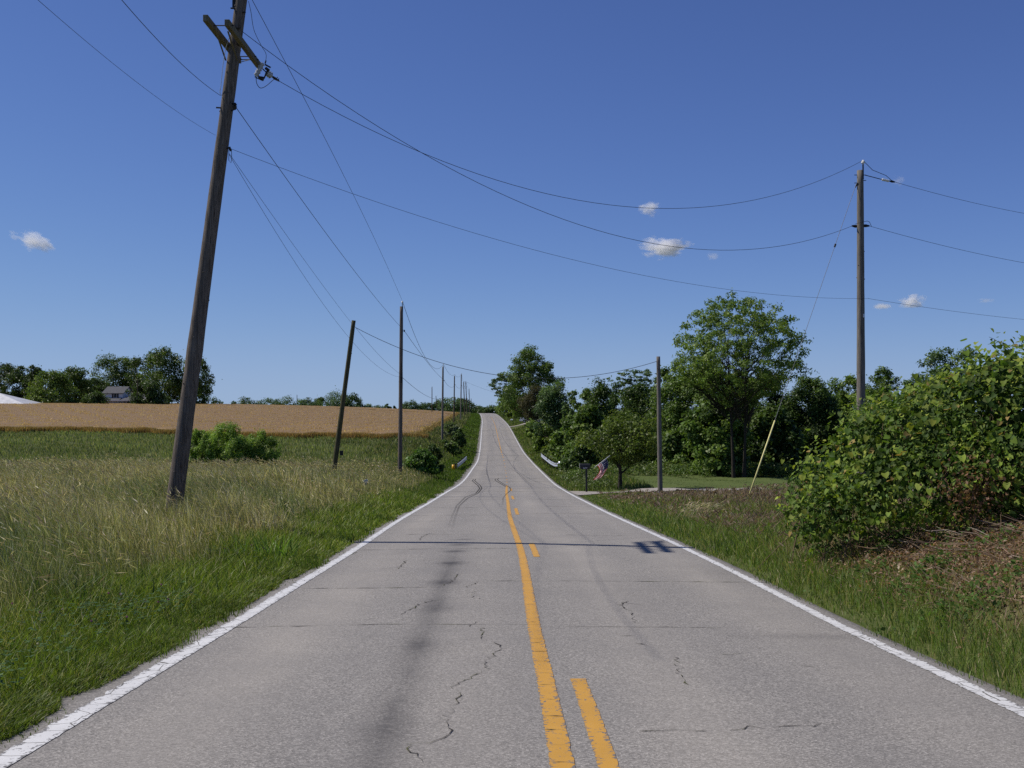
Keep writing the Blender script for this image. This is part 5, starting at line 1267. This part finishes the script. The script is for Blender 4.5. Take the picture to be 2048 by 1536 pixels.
# leaning grey marker in the tall grass
q = at(731,962,39.5); g = float(ground(q[0],39.5))
MK = thing('marker_post','short grey leaning marker post half hidden in the grass left of the road','marker post',(q[0],39.5,g))
MB().beam((q[0]-.12,39.5,g-.1),(q[0]+.02,39.45,q[2]-.04),.09,.05,up=(0,1,0)).build('stake',M['grey'],MK,bevel=.008); MB().box(q,(.17,.03,.10),np.array([[.9,0,-.43],[0,1,0],[.43,0,.9]])).build('plate',M['galv'],MK,bevel=.006)

# ================================================================== FARMSTEAD
d = 300.; k = d/F
def hx(px): return (px-CX)*k
def hz(py): return at(300,py,d)[2]
gh = float(ground(hx(225),d))
HS = thing('farmhouse','white two storey farmhouse with grey roof and a low right wing behind the wheat','house',(hx(230),d,gh))
x0,x1 = hx(206),hx(245.5); ye0,ye1 = d,d+8.5; ze = hz(786.5); zr_ = hz(773.5); zb = gh-.5
# main block
b = MB(); b.add([(x0,ye0,zb),(x1,ye0,zb),(x1,ye0,ze),(x0,ye0,ze),(x0,ye1,zb),(x1,ye1,zb),(x1,ye1,ze),(x0,ye1,ze),(x0,(ye0+ye1)/2,zr_-.1),(x1,(ye0+ye1)/2,zr_-.1)],
     [(0,1,2,3),(5,4,7,6),(1,5,6,9,2),(4,0,3,8,7)]); b.build('wall',M['white'],HS)
b = MB(); t = .16; ov = .35
for s in (0,1):
    ya = ye0-ov if s == 0 else ye1+ov; za = ze-.16
    b.add([(x0-ov,ya,za),(x1+ov,ya,za),(x1+ov,(ye0+ye1)/2,zr_),(x0-ov,(ye0+ye1)/2,zr_),(x0-ov,ya,za+t),(x1+ov,ya,za+t),(x1+ov,(ye0+ye1)/2,zr_+t),(x0-ov,(ye0+ye1)/2,zr_+t)],[(0,1,2,3),(4,5,6,7),(0,1,5,4),(1,2,6,5),(2,3,7,6),(3,0,4,7)])
b.build('roof',M['roof'],HS)
# porch and wing
xw0,xw1 = hx(209),hx(300); yw = d-2.6; zp = hz(801); zq = hz(795.3)
b = MB(); b.add([(xw0,yw+.9,zb),(xw1,yw+.9,zb),(xw1,yw+.9,zp),(xw0,yw+.9,zp),(xw0,d-.01,zb),(xw1,d+6,zb),(xw1,d+6,zp),(xw0,d-.01,zp)],[(0,1,2,3),(1,5,6,2),(4,0,3,7)]); b.build('wing_wall',M['white'],HS)
b = MB(); xr0 = hx(262); b.add([(xw0-.3,yw,zp),(hx(244),yw,zp),(hx(244),d-.02,zq),(xw0-.3,d-.02,zq)],[(0,1,2,3)])
zt_ = hz(787.5); b.add([(hx(244),yw-.005,zp),(xw1+.3,yw-.005,zp),(hx(290),d+2.5,zt_),(hx(263),d+2.5,zt_),(hx(244),d+6,zp),(xw1+.3,d+6,zp)],[(0,1,2,3),(1,5,2),(5,4,3,2),(4,0,3)])
oo = b.build('wing_roof',M['roof'],HS); sm = oo.modifiers.new('thick','SOLIDIFY'); sm.thickness = .15
MB().box(((xw0+xw1)/2,yw-.02,zp-.1),(xw1-xw0+.5,.05,.2)).build('fascia',M['white'],HS)
def window(px,py,w,h,y,shut=False):
    c = np.array([hx(px),y,hz(py)]); f = MB(); f.box(c+np.array([0,-.04,0]),(w+.2,.07,h+.2)); fo = f.build('window',M['white'],HS); MB().box(c+np.array([0,-.085,0]),(w,.03,h)).build('pane',M['glass'],fo)
    if shut:
        for s in (-1,1): MB().box(c+np.array([s*(w/2+.36),-.05,.05]),(.42,.06,h+.15)).build('shutter',M['black'],HS)
window(230.7,790.6,.75,1.2,ye0,True)
for px in (245.5,253,261): window(px,804.6,.8,1.0,yw+.9)
MB().box((hx(216.5),yw+.86,hz(806)),(1.0,.06,2.0)).build('door',M['glass'],HS)
for px in (221.5,): MB().tube([(hx(px),yw+.15,zb),(hx(px),yw+.15,zp)],.07,8).build('porch_post',M['white'],HS)
b = MB(); q = np.array([hx(267),d+.3,hz(795)]); b.tube([q+np.array([0,0,-.6]),q],.05,6); b.tube([q,q+np.array([.05,-.12,.03])],[.1,.45],12); b.build('satellite_dish',M['black'],HS)
# barn roof, shed, yard poles
d2 = 262.; kk = d2/F
def bx2(px): return (px-CX)*kk
bzg = float(ground(bx2(20),d2))
BN = thing('barn','low barn with a pale streaked metal roof at the left frame edge','barn',(bx2(-30),d2,bzg))
xl,xr_ = bx2(-190),bx2(50); zrg = at(0,785.5,d2+6.5)[2]; zev = at(0,808.5,d2)[2]; dp = 13.
b = MB(); rl,rr_b = bx2(-150),bx2(-28)
b.add([(xl,d2,zev),(xr_,d2,zev),(xr_,d2+dp,zev),(xl,d2+dp,zev),(rl,d2+dp/2,zrg),(rr_b,d2+dp/2,zrg)],[(0,1,5,4),(1,2,5),(2,3,4,5),(3,0,4)]); oo = b.build('roof',M['metalroof'],BN); sm = oo.modifiers.new('thick','SOLIDIFY'); sm.thickness = .1
x_a,x_b = xl+.4,xr_-.4
MB().add([(x_a,d2+.4,bzg-.5),(x_b,d2+.4,bzg-.5),(x_b,d2+.4,zev),(x_a,d2+.4,zev),(x_a,d2+dp-.4,bzg-.5),(x_b,d2+dp-.4,bzg-.5),(x_b,d2+dp-.4,zev),(x_a,d2+dp-.4,zev)],[(0,1,2,3),(1,5,6,2),(5,4,7,6),(4,0,3,7)]).build('wall',M['white'],BN)
d3 = 290.; c = at(71,803.5,d3); g = float(ground(c[0],d3)); zt_ = at(71,800.3,d3)[2]; ze_ = at(71,803.3,d3)[2]
SH = thing('shed','small dark shed with a dull red roof between the barn and the yard pole','shed',(c[0],d3,g))
w = 1.7
MB().add([(c[0]-w,d3,g-.3),(c[0]+w,d3,g-.3),(c[0]+w,d3,ze_),(c[0]-w,d3,ze_),(c[0]-w,d3+3,g-.3),(c[0]+w,d3+3,g-.3),(c[0]+w,d3+3,ze_),(c[0]-w,d3+3,ze_)],[(0,1,2,3),(1,5,6,2),(5,4,7,6),(4,0,3,7)]).build('wall',M['pole_brown'],SH)
oo = MB().add([(c[0]-w-.2,d3-.2,ze_),(c[0]+w+.2,d3-.2,ze_),(c[0]+w,d3+1.5,zt_),(c[0]-w,d3+1.5,zt_),(c[0]-w-.2,d3+3.2,ze_),(c[0]+w+.2,d3+3.2,ze_)],[(0,1,2,3),(3,2,5,4),(1,5,2),(4,0,3)]).build('roof',M['red'],SH); sm = oo.modifiers.new('thick','SOLIDIFY'); sm.thickness = .08
YP = upole('short pale grey yard pole before the light green farm tree',91.5,806,91.2,760,284,.17,.14,'pole_pale',True,None,'yard poles of the farm')
UB = at(95,803,283); g = float(ground(UB[0],283)); UBX = thing('utility_cabinet','small pale utility cabinet at the foot of the grey yard pole','cabinet',(UB[0],283,g)); MB().box((UB[0],283,(g+UB[2]+.35)/2),(.55,.5,UB[2]+.35-g)).build('body',M['grey'],UBX,bevel=.03); MB().box((UB[0],282.74,(g+UB[2]+.35)/2),(.4,.02,UB[2]-g)).build('door',M['galv'],UBX)
upole('dark yard pole wrapped in creeper just right of the farmhouse roof',275,808,275,757,288,.13,.10,'pole_brown',True,None,'yard poles of the farm')
upole('thin distant pole sticking up behind the wheat horizon trees',594,815,594,790,470,.16,.12,'pole_brown',True,None,'thin poles crossing the wheat')

# ================================================================== PICKUP half hidden by the far right roadside trees
d = 231.; kx = d/F; xa = (1040-CX)*kx; g = float(ground(xa+2,d))+.05
PK = thing('pickup_truck','white pickup truck half hidden behind the right roadside trees on the far drive','pickup truck',(xa+2.6,d,g))
def side(b,prof_,y0,y1):
    k = len(prof_); V = [(xa+p[0],y,g+p[1]) for y in (y0,y1) for p in prof_]; b.add(V,[tuple(range(k)),tuple(range(2*k-1,k-1,-1))]+[(i,(i+1) % k,k+(i+1) % k,k+i) for i in range(k)]); return b
side(MB(),[(0,.45),(0,1.02),(.1,1.10),(1.35,1.16),(1.9,1.68),(3.0,1.70),(3.25,1.16),(5.1,1.14),(5.15,.5)],d-.9,d+.9).build('body',M['white'],PK,bevel=.04)
side(MB(),[(1.5,1.2),(1.93,1.62),(2.35,1.63),(2.35,1.2)],d-.915,d-.905).build('window',M['glass'],PK); side(MB(),[(2.45,1.2),(2.45,1.63),(2.95,1.63),(3.12,1.2)],d-.915,d-.905).build('window',M['glass'],PK)
for xx in (.95,4.1):
    for s in (-1,1):
        wh = MB().tube([(xa+xx,d+s*.78-.12,g+.37),(xa+xx,d+s*.78+.12,g+.37)],.37,18).build('wheel',M['tyre'],PK); MB().tube([(xa+xx,d+s*.78-.135,g+.37),(xa+xx,d+s*.78+.135,g+.37)],.2,14).build('rim',M['galv'],wh)
for s in (-1,1): MB().box((xa-.01,d+s*.68,g+.85),(.05,.34,.17)).build('headlight',M['glass'],PK)
MB().box((xa-.06,d,g+.52),(.14,1.84,.2)).build('bumper',M['galv'],PK)

# ================================================================== CLOUDS: thin real volumes far off
m, nt, out = nmat('cloud_vapour')
v = N(nt,'ShaderNodeTexCoord').outputs['Object']
ln = nt.nodes.new('ShaderNodeVectorMath'); ln.operation = 'LENGTH'; nt.links.new(v,ln.inputs[0])
oi = N(nt,'ShaderNodeObjectInfo'); ad = nt.nodes.new('ShaderNodeVectorMath'); ad.operation = 'ADD'; nt.links.new(v,ad.inputs[0]); nt.links.new(oi.outputs['Location'],ad.inputs[1])
nz_ = N(nt,'ShaderNodeTexNoise',Scale=1.9,Detail=5.0,Roughness=.6); nt.links.new(ad.outputs[0],nz_.inputs['Vector'])
f = mth(nt,'SUBTRACT',mth(nt,'ADD',mth(nt,'MULTIPLY',nz_.outputs['Fac'],2.3),-.45),mth(nt,'MULTIPLY',ln.outputs['Value'],1.15))
f = mth(nt,'MULTIPLY',f,1.6,True)
colr = N(nt,'ShaderNodeSeparateColor'); nt.links.new(oi.outputs['Color'],colr.inputs[0])
pv = N(nt,'ShaderNodeVolumePrincipled'); pv.inputs['Color'].default_value = (.97,.97,.98,1); pv.inputs['Anisotropy'].default_value = .2
nt.links.new(mth(nt,'MULTIPLY',f,colr.outputs[0]),pv.inputs['Density']); nt.links.new(pv.outputs[0],out.inputs['Volume'])
CL = 1.9
GC = 'small clouds low in the blue sky'
for (px,py,w,h,dn,lab) in ((1299,418,50,28,.05,'small puffy cloud touching the upper wire right of centre'),(1333,494,112,40,.06,'widest white cloud just below the upper small puff, right of centre'),(1425,513,36,18,.015,'faint wisp trailing right of the widest cloud'),
        (1826,603,54,27,.07,'dome shaped bright cloud right of the tall grey pole'),(1765,613,50,14,.04,'flat small cloud between the tall grey pole and the dome shaped cloud'),(1797,362,34,20,.012,'faint cloud wisp beside the insulator string of the tall grey pole'),
        (1973,601,44,10,.012,'faint flat wisp at the right above the vine thicket'),(68,482,92,36,.028,'ragged cloud at the far left of the sky')):
    D = 3000.; c = at(px,py,D); q = D/F
    b = MB(); 
    bm = __import__('bmesh').new(); __import__('bmesh').ops.create_icosphere(bm,subdivisions=3,radius=1.0); me = bpy.data.meshes.new('cloud'); bm.to_mesh(me); bm.free(); me.materials.append(m)
    o = bpy.data.objects.new('cloud',me); link(o); o.location = c; o.scale = (w*q*.62,w*q*.45,h*q*.72); o.color = (dn*CL,0,0,1)
    if px < 100: o.rotation_euler = (0,.35,0)
    tag(o,lab,'cloud',GC)

# ================================================================== LIGHT, SKY, CAMERA
SUN_EL = math.radians(49.7); AZ = math.radians(13)      # sun stands to the left and a little ahead
S = Vector((-math.cos(AZ)*math.cos(SUN_EL), math.sin(AZ)*math.cos(SUN_EL), math.sin(SUN_EL)))
su = bpy.data.lights.new('sun','SUN'); su.energy = 4.5; su.angle = math.radians(.53); su.color = (1,.945,.865)
so = bpy.data.objects.new('sun',su); COL.objects.link(so); so.rotation_euler = S.to_track_quat('Z','Y').to_euler()
W = bpy.data.worlds.new('World'); SC.world = W; W.use_nodes = True; nt = W.node_tree; nt.nodes.clear()
sky = nt.nodes.new('ShaderNodeTexSky'); sky.sky_type = 'NISHITA'; sky.sun_disc = False; sky.sun_elevation = SUN_EL
sky.sun_rotation = math.atan2(S.x,S.y); sky.altitude = 250; sky.air_density = .6; sky.dust_density = 0; sky.ozone_density = 8
# the photograph's clear, polarised summer sky: a steadier blue from zenith to horizon
sp = nt.nodes.new('ShaderNodeSeparateColor'); cb_ = nt.nodes.new('ShaderNodeCombineColor'); nt.links.new(sky.outputs[0],sp.inputs[0])
for i,(k_,c_) in enumerate(((1.09,.31),(1.02,.47),(1.27,.55))):
    q = mth(nt,'MULTIPLY',sp.outputs[i],.1); e_ = mth(nt,'POWER',mth(nt,'ADD',mth(nt,'POWER',mth(nt,'DIVIDE',q,c_),3.),1.),1/3)
    nt.links.new(mth(nt,'MULTIPLY',mth(nt,'DIVIDE',q,e_),k_*10),cb_.inputs[i])
bg = nt.nodes.new('ShaderNodeBackground'); bg.inputs[1].default_value = .1
ow = nt.nodes.new('ShaderNodeOutputWorld'); nt.links.new(cb_.outputs[0],bg.inputs[0]); nt.links.new(bg.outputs[0],ow.inputs[0])
cam = bpy.data.cameras.new('camera'); cam.sensor_fit = 'HORIZONTAL'; cam.sensor_width = 36; cam.lens = 36*F/2048; cam.clip_start = .05; cam.clip_end = 12000
co = bpy.data.objects.new('camera',cam); COL.objects.link(co); co.location = (0,0,0); co.rotation_euler = (math.pi/2+PITCH,0,0); SC.camera = co
SC.view_settings.view_transform = 'Standard'; SC.view_settings.look = 'None'; SC.view_settings.exposure = 0; SC.view_settings.gamma = 1
SC.cycles.max_bounces = 6; SC.cycles.diffuse_bounces = 3; SC.cycles.transmission_bounces = 3; SC.cycles.transparent_max_bounces = 8; SC.cycles.volume_bounces = 5
SC.cycles.use_denoising = False
